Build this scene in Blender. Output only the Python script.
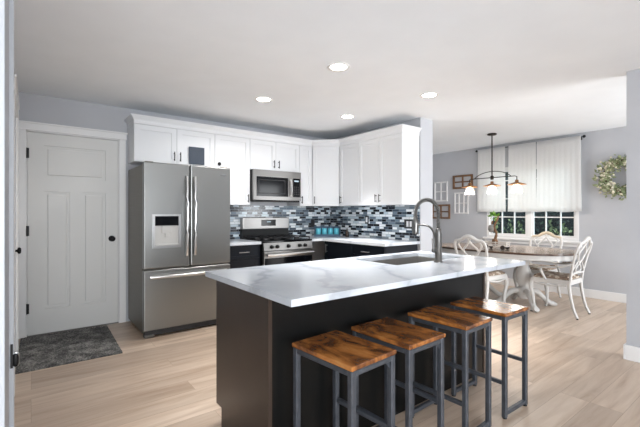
import bpy, bmesh, math, random
from mathutils import Matrix, Vector
S = bpy.context.scene
for o in list(bpy.data.objects):
    bpy.data.objects.remove(o, do_unlink=True)
COL = S.collection
PI = math.pi
rnd = random.Random(7)

# ------------------------------------------------------------------ camera, world, big lights, exposure
CAM_H = 1.235
YAW = 0.655
cd = bpy.data.cameras.new('camera'); cam = bpy.data.objects.new('camera', cd); COL.objects.link(cam)
cam.location = (0, 0, CAM_H); cam.rotation_euler = (PI/2, 0, -YAW)
cd.sensor_width = 36.0; cd.lens = 376.0/640*36.0; cd.clip_start = 0.05
S.camera = cam
S.view_settings.view_transform = 'Standard'; S.view_settings.look = 'None'
S.view_settings.gamma = 1.0; S.view_settings.use_curve_mapping = False
S.view_settings.exposure = 0.06

w = bpy.data.worlds.new('sky'); S.world = w; w.use_nodes = True
bg = w.node_tree.nodes['Background']; bg.inputs[0].default_value = (0.95, 0.97, 1.0, 1); bg.inputs[1].default_value = 3.5

def area(name, loc, rot, sx, sy, power, col=(1, 1, 1)):
    l = bpy.data.lights.new(name, 'AREA'); l.shape = 'RECTANGLE'; l.size = sx; l.size_y = sy
    l.energy = power; l.color = col
    o = bpy.data.objects.new(name, l); COL.objects.link(o); o.location = loc; o.rotation_euler = rot
    return o
CAN_POWER = 17.0
area('fill_living', (-0.45, -3.93, 1.25), (PI/2+0.45, 0, 0), 3.7, 2.0, 290, (0.92, 0.965, 1.0))  # fill lamp added behind the camera, tilted up to brighten the ceiling
area('daylight_patio', (5.3, -1.50, 1.15), (PI/2+0.05, 0, 0), 1.9, 1.9, 100, (0.93, 0.97, 1.0))

# ------------------------------------------------------------------ helpers
MATS = {}
def s2l(c):
    return tuple((x/12.92 if x <= 0.04045 else ((x+0.055)/1.055)**2.4) for x in [v/255.0 for v in c])
def mat(name, rgb, rough=0.5, metal=0.0, spec=0.5, coat=0.0):
    m = bpy.data.materials.new(name); m.use_nodes = True
    b = m.node_tree.nodes['Principled BSDF']
    b.inputs['Base Color'].default_value = (*s2l(rgb), 1); b.inputs['Roughness'].default_value = rough
    b.inputs['Metallic'].default_value = metal; b.inputs['Specular IOR Level'].default_value = spec
    b.inputs['Coat Weight'].default_value = coat
    MATS[name] = m
    return m
class NT:
    def __init__(s, m):
        s.m = m; s.t = m.node_tree; s.b = s.t.nodes.get('Principled BSDF')
    def n(s, typ, **kw):
        nd = s.t.nodes.new(typ)
        for k, v in kw.items():
            if k.startswith('_'): setattr(nd, k[1:], v)
            else: nd.inputs[k.replace('__', ' ')].default_value = v
        return nd
    def l(s, a, b): s.t.links.new(a, b)
    def coord(s, scale=(1, 1, 1), rot=(0, 0, 0), kind='Object', loc=(0, 0, 0)):
        tc = s.n('ShaderNodeTexCoord'); mp = s.n('ShaderNodeMapping')
        mp.inputs['Scale'].default_value = scale; mp.inputs['Rotation'].default_value = rot; mp.inputs['Location'].default_value = loc
        s.l(tc.outputs[kind], mp.inputs['Vector']); return mp.outputs[0]
    def ramp(s, stops, interp='LINEAR'):
        r = s.n('ShaderNodeValToRGB'); r.color_ramp.interpolation = interp
        e = r.color_ramp.elements
        while len(e) < len(stops): e.new(0.5)
        for k, (p, c) in enumerate(stops):
            e[k].position = p; e[k].color = (*s2l(c), 1)
        return r
    def bump(s, h, strength=0.2, dist=0.01):
        b = s.n('ShaderNodeBump'); b.inputs['Strength'].default_value = strength; b.inputs['Distance'].default_value = dist
        s.l(h, b.inputs['Height']); s.l(b.outputs[0], s.b.inputs['Normal'])
def noisy(name, stops, scale, rough=0.5, metal=0, stretch=(1, 1, 1), detail=4, bump=0.0, spec=0.5, dist=0.01, kind='Object'):
    m = mat(name, stops[0][1], rough, metal, spec); t = NT(m)
    nz = t.n('ShaderNodeTexNoise', Scale=scale, Detail=float(detail)); t.l(t.coord(stretch, kind=kind), nz.inputs['Vector'])
    r = t.ramp(stops); t.l(nz.outputs['Fac'], r.inputs[0]); t.l(r.outputs[0], t.b.inputs['Base Color'])
    if bump: t.bump(nz.outputs['Fac'], bump, dist)
    return m
def emit(name, rgb, strength):
    m = mat(name, rgb); b = m.node_tree.nodes['Principled BSDF']
    b.inputs['Emission Color'].default_value = (*s2l(rgb), 1); b.inputs['Emission Strength'].default_value = strength
    return m

TM = {}   # world matrix of things / parts while building
class MB:
    def __init__(s, M=None):
        s.bm = bmesh.new(); s.M = M.copy() if M else Matrix.Identity(4); s.smooth = False
    def _add(s, vs, fs, smooth=False):
        bv = [s.bm.verts.new(s.M @ Vector(v)) for v in vs]; out = []
        for f in fs:
            try:
                fc = s.bm.faces.new([bv[i] for i in f]); fc.smooth = smooth; out.append(fc)
            except ValueError: pass
        return bv, out
    def box(s, x0, x1, y0, y1, z0, z1, bev=0.0, seg=2):
        vs = [(x, y, z) for z in (z0, z1) for y in (y0, y1) for x in (x0, x1)]
        fs = [(0, 2, 3, 1), (4, 5, 7, 6), (0, 1, 5, 4), (1, 3, 7, 5), (3, 2, 6, 7), (2, 0, 4, 6)]
        bv, fcs = s._add(vs, fs)
        if bev > 0:
            es = list({e for f in fcs for e in f.edges})
            bmesh.ops.bevel(s.bm, geom=es, offset=bev, segments=seg, affect='EDGES', profile=0.5)
        return s
    def prism(s, pts, z0, z1, smooth=False):
        n = len(pts); vs = [(p[0], p[1], z0) for p in pts] + [(p[0], p[1], z1) for p in pts]
        s._add(vs, [tuple(range(n-1, -1, -1)), tuple(range(n, 2*n))])
        s._add(vs, [(i, (i+1) % n, n+(i+1) % n, n+i) for i in range(n)], smooth)
        return s
    def tube(s, pts, r, n=8, flat=1.0, ref=(0, 0, 1), cap=True):
        pts = [Vector(p) for p in pts]; k = len(pts)
        rs = r if isinstance(r, (list, tuple)) else [r]*k
        rf = Vector(ref); vs = []
        for i, p in enumerate(pts):
            t = (pts[min(i+1, k-1)]-pts[max(i-1, 0)]).normalized()
            a = rf-t*rf.dot(t)
            if a.length < 0.05: a = Vector((1, 0.01, 0))-t*t.x
            a.normalize(); b = t.cross(a)
            for j in range(n):
                th = 2*PI*j/n+PI/n
                vs.append(p+a*(math.cos(th)*rs[i]*flat)+b*(math.sin(th)*rs[i]))
        fs = [(i*n+j, i*n+(j+1) % n, (i+1)*n+(j+1) % n, (i+1)*n+j) for i in range(k-1) for j in range(n)]
        s._add(vs, fs, True)
        if cap:
            s._add(vs[:n], [tuple(range(n-1, -1, -1))]); s._add(vs[-n:], [tuple(range(n))])
        return s
    def bar(s, p0, p1, w):          # square bar between two points
        p0 = Vector(p0); p1 = Vector(p1); t = (p1-p0).normalized()
        rf = Vector((0, 0, 1)) if abs(t.z) < 0.9 else Vector((1, 0, 0))
        a = (rf-t*rf.dot(t)).normalized()*w/2; b = t.cross(a)
        vs = [p+x for p in (p0, p1) for x in (a+b, a-b, -a-b, -a+b)]
        bv, f = s._add(vs, [(3, 2, 1, 0), (4, 5, 6, 7)]+[(i, (i+1) % 4, 4+(i+1) % 4, 4+i) for i in range(4)])
        bmesh.ops.bevel(s.bm, geom=list({e for q in f for e in q.edges}), offset=w*0.13, segments=1, affect='EDGES')
        return s
    def lathe(s, prof, c=(0, 0, 0), n=24, axis='z', smooth=True):
        vs = []; k = len(prof)
        for r, h in prof:
            for j in range(n):
                a = 2*PI*j/n; x, y = r*math.cos(a), r*math.sin(a)
                v = {'z': (x, y, h), 'y': (x, h, y), 'x': (h, x, y)}[axis]
                vs.append((v[0]+c[0], v[1]+c[1], v[2]+c[2]))
        fs = [(i*n+j, i*n+(j+1) % n, (i+1)*n+(j+1) % n, (i+1)*n+j) for i in range(k-1) for j in range(n)]
        s._add(vs, fs, smooth)
        if prof[0][0] > 1e-5: s._add(vs[:n], [tuple(range(n-1, -1, -1))])
        if prof[-1][0] > 1e-5: s._add(vs[-n:], [tuple(range(n))])
        return s
    def sweep(s, path, prof, side=1):   # prof (offset, z); mitred along a 2d path
        def off(i, d):
            p = Vector(path[i]); ns = []
            if i > 0: e = (p-Vector(path[i-1])).normalized(); ns.append(Vector((e.y, -e.x))*side)
            if i < len(path)-1: e = (Vector(path[i+1])-p).normalized(); ns.append(Vector((e.y, -e.x))*side)
            if len(ns) == 1: return p+ns[0]*d
            m = (ns[0]+ns[1]).normalized(); return p+m*(d/max(0.2, m.dot(ns[0])))
        k = len(prof); vs = []
        for i in range(len(path)):
            for d, z in prof:
                q = off(i, d); vs.append((q.x, q.y, z))
        fs = [(i*k+j, i*k+(j+1) % k, (i+1)*k+(j+1) % k, (i+1)*k+j) for i in range(len(path)-1) for j in range(k)]
        s._add(vs, fs); s._add(vs[:k], [tuple(range(k-1, -1, -1))]); s._add(vs[-k:], [tuple(range(k))])
        return s
    def sphere(s, c, r, n=12, m=8, sc=(1, 1, 1)):
        vs = [(c[0], c[1], c[2]-r*sc[2])]
        for i in range(1, m):
            a = -PI/2+PI*i/m
            for j in range(n):
                b = 2*PI*j/n
                vs.append((c[0]+r*sc[0]*math.cos(a)*math.cos(b), c[1]+r*sc[1]*math.cos(a)*math.sin(b), c[2]+r*sc[2]*math.sin(a)))
        vs.append((c[0], c[1], c[2]+r*sc[2])); L = len(vs)-1
        fs = [(0, 1+(j+1) % n, 1+j) for j in range(n)]
        fs += [(1+i*n+j, 1+i*n+(j+1) % n, 1+(i+1)*n+(j+1) % n, 1+(i+1)*n+j) for i in range(m-2) for j in range(n)]
        fs += [(L, 1+(m-2)*n+j, 1+(m-2)*n+(j+1) % n) for j in range(n)]
        s._add(vs, fs, True); return s
    def build(s, name, m, parent=None, label=None):
        bmesh.ops.recalc_face_normals(s.bm, faces=s.bm.faces[:])
        me = bpy.data.meshes.new(name)
        if parent is not None:
            s.bm.transform(TM[parent].inverted())
        s.bm.to_mesh(me); s.bm.free()
        me.materials.append(MATS[m] if isinstance(m, str) else m)
        o = bpy.data.objects.new(name, me); COL.objects.link(o)
        if parent is not None:
            o.parent = parent; TM[o] = TM[parent].copy()
        else: TM[o] = Matrix.Identity(4)
        if label: o['label'] = label
        return o
def tag(o, label, cat, group=None, kind=None):
    o['label'] = label; o['category'] = cat
    if group: o['group'] = group
    if kind: o['kind'] = kind
    return o
def thing(name, label, cat, loc=(0, 0, 0), rotz=0.0, group=None):
    o = bpy.data.objects.new(name, None); COL.objects.link(o); o.empty_display_size = 0.1
    o.location = loc; o.rotation_euler = (0, 0, rotz)
    TM[o] = Matrix.Translation(loc) @ Matrix.Rotation(rotz, 4, 'Z')
    return tag(o, label, cat, group)
def center_origin(o):
    vs = [v.co for v in o.data.vertices]
    c = Vector(((min(v.x for v in vs)+max(v.x for v in vs))/2, (min(v.y for v in vs)+max(v.y for v in vs))/2, min(v.z for v in vs)))
    o.data.transform(Matrix.Translation(-c)); o.location = c
def struct(o):
    o['kind'] = 'structure'; return o
def copy_tree(o, parent=None):
    c = o.copy(); COL.objects.link(c)
    if parent is not None: c.parent = parent
    for ch in o.children: copy_tree(ch, c)
    return c
def bez(p0, p1, p2, p3, n=10):
    out = []
    for i in range(n+1):
        t = i/n; u = 1-t
        out.append(tuple(u**3*a+3*u*u*t*b+3*u*t*t*c+t**3*d for a, b, c, d in zip(p0, p1, p2, p3)))
    return out
def catmull(ps, n=6):
    ps = [Vector(p) for p in ps]; out = []
    for i in range(len(ps)-1):
        a = ps[max(i-1, 0)]; b = ps[i]; c = ps[i+1]; d = ps[min(i+2, len(ps)-1)]
        for k in range(n):
            t = k/n
            out.append(0.5*((2*b)+(c-a)*t+(2*a-5*b+4*c-d)*t*t+(3*b-a-3*c+d)*t**3))
    out.append(ps[-1]); return out

# ------------------------------------------------------------------ materials
noisy('wall_paint', [(0.3, (179, 181, 186)), (0.7, (184, 186, 191))], 3, 0.75)
noisy('ceiling_paint', [(0.3, (234, 238, 242)), (0.7, (237, 241, 245))], 4, 0.9)
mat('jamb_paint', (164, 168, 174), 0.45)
mat('trim_white', (228, 228, 228), 0.35)
mat('door_white', (214, 214, 212), 0.4)
mat('cabinet_white', (220, 222, 225), 0.35)
noisy('cabinet_dark', [(0.3, (13, 18, 26)), (0.7, (17, 23, 32))], 6, 0.42, spec=0.22)
noisy('island_dark', [(0.3, (11, 12, 12)), (0.7, (15, 16, 16))], 6, 0.3, spec=0.3)
noisy('end_panel_brown', [(0.3, (52, 42, 36)), (0.7, (60, 48, 40))], 4, 0.28)  # browner base colour than the other island faces
mat('black_metal', (24, 24, 26), 0.35, 0.6)
mat('black_plastic', (11, 12, 14), 0.45, 0, 0.3)
mat('black_glass', (9, 11, 15), 0.10, 0, 0.2)
mat('oven_gasket', (38, 38, 40), 0.6)
noisy('stool_metal', [(0.3, (68, 72, 79)), (0.7, (80, 84, 91))], 30, 0.42, 0.35)
mat('chrome', (175, 175, 175), 0.18, 1.0)
mat('bright_steel', (196, 196, 196), 0.28, 1.0)
mat('nickel', (120, 119, 117), 0.35, 1.0)
mat('pull_silver', (170, 170, 172), 0.3, 1.0)
mat('slate_board', (46, 58, 74), 0.5)
mat('teal_glaze', (92, 186, 205), 0.3)
mat('tray_blue', (70, 96, 118), 0.6)
mat('bottle_brown', (58, 44, 36), 0.25)
mat('lid_grey', (120, 122, 124), 0.4, 0.6)
mat('plate_dark', (34, 36, 40), 0.4)
mat('rocker_white', (225, 226, 228), 0.4)
mat('chair_white', (200, 198, 195), 0.4)
mat('crest_reflection_tan', (205, 190, 168), 0.5)  # tan painted in for lights reflected on a white crest
mat('wheel_dark', (42, 34, 30), 0.5)
mat('cart_white', (205, 198, 190), 0.6)
noisy('driftwood', [(0.3, (92, 66, 44)), (0.7, (140, 104, 72))], 30, 0.8, stretch=(1, 1, 0.2))
noisy('leaf_fresh', [(0.3, (88, 140, 46)), (0.7, (140, 180, 70))], 20, 0.5)
mat('grey_pot', (128, 124, 118), 0.7)
mat('bronze', (52, 44, 38), 0.4, 0.7)
noisy('copper_shade', [(0.3, (150, 104, 66)), (0.7, (178, 130, 86))], 8, 0.35, 0.7)
noisy('frame_brown', [(0.3, (92, 66, 46)), (0.7, (128, 96, 68))], 18, 0.7, stretch=(1, 1, 1), bump=0.2)
mat('frame_white', (224, 224, 224), 0.6)
noisy('wreath_leaf', [(0.3, (98, 112, 80)), (0.5, (140, 150, 112)), (0.75, (176, 178, 146))], 9, 0.7)
noisy('wreath_flower', [(0.3, (205, 196, 170)), (0.7, (236, 230, 212))], 12, 0.7)
noisy('twig', [(0.3, (84, 70, 54)), (0.7, (120, 100, 78))], 20, 0.8)
noisy('hedge_leaf', [(0.25, (16, 32, 34)), (0.5, (28, 50, 46)), (0.8, (56, 80, 54))], 3.0, 0.6)
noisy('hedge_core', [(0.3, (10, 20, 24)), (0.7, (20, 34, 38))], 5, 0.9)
noisy('bush_leaf', [(0.25, (56, 80, 52)), (0.7, (136, 150, 100))], 4.0, 0.6)
noisy('lawn', [(0.3, (50, 70, 36)), (0.7, (80, 96, 52))], 8, 0.9)
emit('can_lens', (255, 246, 230), 22.0)
emit('bulb', (255, 226, 186), 7.0)
emit('clock_display', (170, 190, 200), 0.25)
mat('dispenser_grey', (176, 176, 174), 0.4)

def steel(name, rgb, rough, stretch):
    m = mat(name, rgb, rough, 0.92); t = NT(m)
    nz = t.n('ShaderNodeTexNoise', Scale=1.0, Detail=3.0); t.l(t.coord(stretch), nz.inputs['Vector'])
    r = t.n('ShaderNodeMapRange'); r.inputs['To Min'].default_value = rough-0.05; r.inputs['To Max'].default_value = rough+0.07
    t.l(nz.outputs['Fac'], r.inputs['Value']); t.l(r.outputs[0], t.b.inputs['Roughness'])
    return m
steel('stainless', (138, 139, 138), 0.34, (2, 2, 260))
steel('stainless_side', (112, 108, 102), 0.42, (2, 2, 200))
steel('stainless_h', (134, 132, 130), 0.30, (2, 2, 260))
steel('sink_steel', (172, 170, 167), 0.38, (120, 2, 2))

def m_floor():
    m = mat('oak_planks', (200, 170, 140), 0.34); t = NT(m)
    v = t.coord((1, 1, 1))
    br = t.n('ShaderNodeTexBrick', Scale=1.0, Mortar__Size=0.0012, Brick__Width=1.45, Row__Height=0.175, Mortar__Smooth=0.1, Bias=0.0)
    br.offset = 0.37; br.offset_frequency = 3
    br.inputs['Color1'].default_value = (0, 0, 0, 1); br.inputs['Color2'].default_value = (1, 1, 1, 1); br.inputs['Mortar'].default_value = (0.5, 0.5, 0.5, 1)
    t.l(v, br.inputs['Vector'])
    sh = t.n('ShaderNodeVectorMath', _operation='MULTIPLY_ADD'); t.l(br.outputs['Color'], sh.inputs[0]); sh.inputs[1].default_value = (7, 5, 3); t.l(v, sh.inputs[2])
    mp = t.n('ShaderNodeMapping'); mp.inputs['Scale'].default_value = (0.9, 9, 1); t.l(sh.outputs[0], mp.inputs['Vector'])
    n1 = t.n('ShaderNodeTexNoise', Scale=1.6, Detail=6.0, Roughness=0.6, Distortion=0.6); t.l(mp.outputs[0], n1.inputs['Vector'])
    r1 = t.ramp([(0.28, (180, 158, 139)), (0.48, (203, 184, 167)), (0.7, (217, 201, 186))]); t.l(n1.outputs['Fac'], r1.inputs[0])
    r2 = t.ramp([(0.0, (220, 214, 208)), (0.5, (240, 236, 231)), (1.0, (255, 252, 248))]); t.l(br.outputs['Color'], r2.inputs[0])
    mx = t.n('ShaderNodeMix', _data_type='RGBA', _blend_type='MULTIPLY'); mx.inputs[0].default_value = 1
    t.l(r1.outputs[0], mx.inputs[6]); t.l(r2.outputs[0], mx.inputs[7])
    mx2 = t.n('ShaderNodeMix', _data_type='RGBA'); t.l(br.outputs['Fac'], mx2.inputs[0]); t.l(mx.outputs[2], mx2.inputs[6]); mx2.inputs[7].default_value = (*s2l((158, 136, 116)), 1)
    t.l(mx2.outputs[2], t.b.inputs['Base Color']); t.bump(n1.outputs['Fac'], 0.06, 0.004)
m_floor()

def m_quartz():
    m = mat('quartz', (232, 233, 235), 0.16); t = NT(m)
    v = t.coord((1, 1, 1), (0, 0, 0.5))
    n0 = t.n('ShaderNodeTexNoise', Scale=1.3, Detail=5.0, Roughness=0.6); t.l(v, n0.inputs['Vector'])
    ad = t.n('ShaderNodeVectorMath', _operation='MULTIPLY_ADD'); t.l(n0.outputs['Color'], ad.inputs[0]); ad.inputs[1].default_value = (0.9, 0.9, 0.9); t.l(v, ad.inputs[2])
    wv = t.n('ShaderNodeTexWave', Scale=0.75, Distortion=5.0, Detail=3.0); wv.wave_profile = 'SIN'; wv.inputs['Detail Scale'].default_value = 1.2
    t.l(ad.outputs[0], wv.inputs['Vector'])
    r = t.ramp([(0.0, (170, 176, 184)), (0.05, (186, 192, 200)), (0.2, (194, 200, 208)), (1.0, (203, 208, 215))]); t.l(wv.outputs['Fac'], r.inputs[0])
    t.l(r.outputs[0], t.b.inputs['Base Color'])
m_quartz()

def m_mosaic(name, axis):
    m = mat(name, (120, 130, 140), 0.15); t = NT(m)
    tc = t.n('ShaderNodeTexCoord'); sp = t.n('ShaderNodeSeparateXYZ'); cb = t.n('ShaderNodeCombineXYZ')
    t.l(tc.outputs['Object'], sp.inputs[0]); t.l(sp.outputs[axis], cb.inputs[0]); t.l(sp.outputs[2], cb.inputs[1])
    br = t.n('ShaderNodeTexBrick', Scale=1.0, Mortar__Size=0.0022, Brick__Width=0.118, Row__Height=0.034, Mortar__Smooth=0.0, Bias=0.0)
    br.offset = 0.43; br.offset_frequency = 2; br.squash = 0.68; br.squash_frequency = 3
    br.inputs['Color1'].default_value = (0, 0, 0, 1); br.inputs['Color2'].default_value = (1, 1, 1, 1); br.inputs['Mortar'].default_value = (0, 0, 0, 1)
    t.l(cb.outputs[0], br.inputs['Vector'])
    r = t.ramp([(0.0, (20, 28, 40)), (0.2, (104, 120, 134)), (0.33, (192, 206, 215)), (0.49, (64, 78, 92)), (0.58, (232, 237, 240)), (0.76, (138, 150, 158)), (0.86, (22, 28, 40))], 'CONSTANT')
    t.l(br.outputs['Color'], r.inputs[0])
    mx = t.n('ShaderNodeMix', _data_type='RGBA'); t.l(br.outputs['Fac'], mx.inputs[0]); t.l(r.outputs[0], mx.inputs[6]); mx.inputs[7].default_value = (*s2l((150, 156, 160)), 1)
    t.l(mx.outputs[2], t.b.inputs['Base Color'])
m_mosaic('mosaic_x', 0); m_mosaic('mosaic_y', 1)

def m_rustic():
    m = mat('rustic_wood', (150, 90, 45), 0.24); t = NT(m)
    oi = t.n('ShaderNodeObjectInfo'); tc = t.n('ShaderNodeTexCoord')
    ad = t.n('ShaderNodeVectorMath', _operation='ADD'); t.l(tc.outputs['Object'], ad.inputs[0])
    ml = t.n('ShaderNodeVectorMath', _operation='SCALE'); ml.inputs[0].default_value = (13, 7, 5); t.l(oi.outputs['Random'], ml.inputs['Scale']); t.l(ml.outputs[0], ad.inputs[1])
    mp = t.n('ShaderNodeMapping'); mp.inputs['Scale'].default_value = (5.5, 2.4, 3); t.l(ad.outputs[0], mp.inputs['Vector'])
    n1 = t.n('ShaderNodeTexNoise', Scale=2.0, Detail=6.0, Roughness=0.62, Distortion=0.9); t.l(mp.outputs[0], n1.inputs['Vector'])
    r = t.ramp([(0.28, (52, 32, 20)), (0.41, (92, 54, 29)), (0.5, (132, 82, 42)), (0.58, (166, 106, 52)), (0.7, (188, 130, 72)), (0.84, (200, 156, 108))]); t.l(n1.outputs['Fac'], r.inputs[0])
    t.l(r.outputs[0], t.b.inputs['Base Color']); t.bump(n1.outputs['Fac'], 0.02, 0.002)
m_rustic()
noisy('rustic_edge', [(0.3, (128, 76, 44)), (0.7, (178, 116, 72))], 14, 0.5, stretch=(1, 1, 0.3))
noisy('table_edge', [(0.3, (58, 42, 34)), (0.7, (84, 62, 50))], 6, 0.3, stretch=(8, 1, 1))
noisy('table_wood_glare', [(0.3, (122, 104, 90)), (0.7, (160, 140, 122))], 6, 0.2, stretch=(8, 1, 1))  # wood lightened so the colour carries the window's glossy reflection
noisy('seat_fabric', [(0.42, (206, 196, 182)), (0.5, (150, 130, 112)), (0.58, (136, 118, 104))], 16, 0.9, detail=2)

def m_rug():
    m = mat('rug_pile', (80, 78, 76), 0.95); t = NT(m); v = t.coord()
    n1 = t.n('ShaderNodeTexNoise', Scale=75.0, Detail=2.0); t.l(v, n1.inputs['Vector'])
    n2 = t.n('ShaderNodeTexNoise', Scale=9.0, Detail=5.0); t.l(v, n2.inputs['Vector'])
    a = t.n('ShaderNodeMath', _operation='ADD'); t.l(n1.outputs['Fac'], a.inputs[0]); t.l(n2.outputs['Fac'], a.inputs[1])
    r = t.ramp([(0.38, (58, 57, 57)), (0.5, (98, 97, 95)), (0.62, (148, 146, 142))])
    h = t.n('ShaderNodeMath', _operation='MULTIPLY'); h.inputs[1].default_value = 0.5; t.l(a.outputs[0], h.inputs[0])
    t.l(h.outputs[0], r.inputs[0]); t.l(r.outputs[0], t.b.inputs['Base Color']); t.bump(n1.outputs['Fac'], 0.8, 0.01)
m_rug()

def m_glass(name, tint=(1, 1, 1), refl=0.5):
    m = bpy.data.materials.new(name); m.use_nodes = True; nt = m.node_tree; nt.nodes.clear()
    o = nt.nodes.new('ShaderNodeOutputMaterial'); mx = nt.nodes.new('ShaderNodeMixShader'); tr = nt.nodes.new('ShaderNodeBsdfTransparent')
    g = nt.nodes.new('ShaderNodeBsdfGlossy'); lw = nt.nodes.new('ShaderNodeLayerWeight'); lw.inputs[0].default_value = 0.5; pw = nt.nodes.new('ShaderNodeMath'); pw.operation = 'POWER'; pw.inputs[1].default_value = 4.0; fr = nt.nodes.new('ShaderNodeMath'); fr.operation = 'MULTIPLY_ADD'; fr.inputs[1].default_value = 0.7; fr.inputs[2].default_value = 0.04; nt.links.new(lw.outputs['Facing'], pw.inputs[0]); nt.links.new(pw.outputs[0], fr.inputs[0])
    tr.inputs[0].default_value = (*tint, 1); g.inputs['Roughness'].default_value = 0.02
    nt.links.new(fr.outputs[0], mx.inputs[0]); nt.links.new(tr.outputs[0], mx.inputs[1]); nt.links.new(g.outputs[0], mx.inputs[2]); nt.links.new(mx.outputs[0], o.inputs[0])
    MATS[name] = m
m_glass('window_glass', (0.86, 0.93, 0.95)); m_glass('clear_glass', (0.97, 0.97, 0.95)); 
def m_seeded(name):
    m = bpy.data.materials.new(name); m.use_nodes = True; nt = m.node_tree; nt.nodes.clear()
    o = nt.nodes.new('ShaderNodeOutputMaterial'); mx = nt.nodes.new('ShaderNodeMixShader'); tr = nt.nodes.new('ShaderNodeBsdfTransparent'); tl = nt.nodes.new('ShaderNodeBsdfTranslucent')
    nz = nt.nodes.new('ShaderNodeTexNoise'); nz.inputs['Scale'].default_value = 40; r = nt.nodes.new('ShaderNodeMapRange'); r.inputs['To Min'].default_value = 0.03; r.inputs['To Max'].default_value = 0.16
    tl.inputs[0].default_value = (0.95, 0.94, 0.92, 1)
    nt.links.new(nz.outputs['Fac'], r.inputs['Value']); nt.links.new(r.outputs[0], mx.inputs[0]); nt.links.new(tr.outputs[0], mx.inputs[1]); nt.links.new(tl.outputs[0], mx.inputs[2]); nt.links.new(mx.outputs[0], o.inputs[0])
    MATS[name] = m
m_seeded('seeded_glass')
def m_curtain():
    m = bpy.data.materials.new('curtain_cloth'); m.use_nodes = True; nt = m.node_tree; nt.nodes.clear()
    o = nt.nodes.new('ShaderNodeOutputMaterial'); mx = nt.nodes.new('ShaderNodeMixShader'); d = nt.nodes.new('ShaderNodeBsdfDiffuse'); tr = nt.nodes.new('ShaderNodeBsdfTranslucent')
    tc = nt.nodes.new('ShaderNodeTexCoord'); nz = nt.nodes.new('ShaderNodeTexNoise'); nz.inputs['Scale'].default_value = 60
    r = nt.nodes.new('ShaderNodeValToRGB'); r.color_ramp.elements[0].color = (*s2l((240, 240, 239)), 1); r.color_ramp.elements[1].color = (*s2l((248, 248, 248)), 1)
    nt.links.new(tc.outputs['Object'], nz.inputs['Vector']); nt.links.new(nz.outputs['Fac'], r.inputs[0])
    nt.links.new(r.outputs[0], d.inputs[0]); nt.links.new(r.outputs[0], tr.inputs[0]); mx.inputs[0].default_value = 0.62
    nt.links.new(d.outputs[0], mx.inputs[1]); nt.links.new(tr.outputs[0], mx.inputs[2]); nt.links.new(mx.outputs[0], o.inputs[0])
    MATS['curtain_cloth'] = m
m_curtain()

# ------------------------------------------------------------------ setting
CZ = 2.437           # ceiling
YW = 4.755           # back wall face
XR = 3.862           # partition face (kitchen side)
XD = 6.50            # dining window wall face
CT = 0.89            # counter top height
struct(MB().box(-2.6, 6.7, -4.1, 5.4, -0.12, 0).build('floor', 'oak_planks'))
struct(MB().box(-2.6, 6.7, -4.1, 5.4, CZ, CZ+0.12).build('ceiling', 'ceiling_paint'))
m = MB()
m.box(-0.25, -0.045, YW, YW+0.14, 0, CZ); m.box(-0.045, 0.792, YW, YW+0.14, 2.075, CZ); m.box(0.792, XR, YW, YW+0.14, 0, CZ)
struct(m.build('wall_back', 'wall_paint'))
struct(MB().box(XR, 4.11, 2.964, 5.25, 0, CZ).build('wall_partition', 'wall_paint'))
struct(MB().box(4.11, XD+0.15, 5.25, 5.37, 0, CZ).build('wall_dining_end', 'wall_paint'))
W0, W1, WZ0, WZ1 = 2.10, 3.53, 0.815, 2.03
m = MB()
m.box(XD, XD+0.15, -1.6, W0, 0, CZ); m.box(XD, XD+0.15, W1, 5.25, 0, CZ); m.box(XD, XD+0.15, W0, W1, 0, WZ0); m.box(XD, XD+0.15, W0, W1, WZ1, CZ)
struct(m.build('wall_right', 'wall_paint'))
struct(MB().box(4.0, 4.12, -4.0, 0.945, 0, CZ).build('wall_right_front', 'wall_paint'))
m = MB(); m.box(4.12, 4.35, -1.72, -1.6, 0, CZ); m.box(6.25, 6.65, -1.72, -1.6, 0, CZ); m.box(4.35, 6.25, -1.72, -1.6, 2.12, CZ)
struct(m.build('wall_dining_front', 'wall_paint'))
m = MB(); m.box(-2.6, -2.3, -4.1, -4.0, 0, CZ); m.box(1.4, 4.12, -4.1, -4.0, 0, CZ); m.box(-2.3, 1.4, -4.1, -4.0, 2.3, CZ); m.box(-2.3, 1.4, -4.1, -4.0, 0, 0.2)  # opening in this unseen wall is placed to suit the fill lamp
struct(m.build('wall_front', 'wall_paint'))
struct(MB().box(-2.6, -2.5, -4.0, 1.17, 0, CZ).build('wall_left_front', 'wall_paint'))
struct(MB().box(-2.5, -0.151, 1.17, 1.30, 0, CZ).build('wall_near', 'wall_paint'))
m = MB(); m.box(-0.25, -0.107, 1.401, 3.33, 0, CZ); m.box(-0.25, -0.107, 4.16, YW, 0, CZ); m.box(-0.25, -0.107, 3.33, 4.16, 2.06, CZ)
struct(m.build('wall_left', 'wall_paint'))

# near doorway jamb with its strike plate
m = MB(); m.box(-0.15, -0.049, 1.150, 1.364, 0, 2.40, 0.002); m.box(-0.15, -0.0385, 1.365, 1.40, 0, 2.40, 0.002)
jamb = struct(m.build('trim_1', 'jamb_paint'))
m = MB(); m.box(-0.0465, -0.0405, 1.3635, 1.3647, 0.80, 0.868, 0.0004)
m.tube([(-0.0405, 1.364, 0.822), (-0.036, 1.362, 0.822), (-0.031, 1.3625, 0.822), (-0.0285, 1.366, 0.822)], [0.016, 0.019, 0.018, 0.012], 10, 0.08, ref=(0, 1, 0))
sp_ = m.build('strike_plate', 'black_metal', jamb)
m = MB(); m.tube([(-0.0395, 1.3662, 0.824), (-0.034, 1.3652, 0.824), (-0.029, 1.3662, 0.824), (-0.0265, 1.369, 0.824)], [0.020, 0.023, 0.021, 0.014], 10, 0.06, ref=(0, 1, 0)); m.build('strike_lip', 'bright_steel', sp_)

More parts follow.
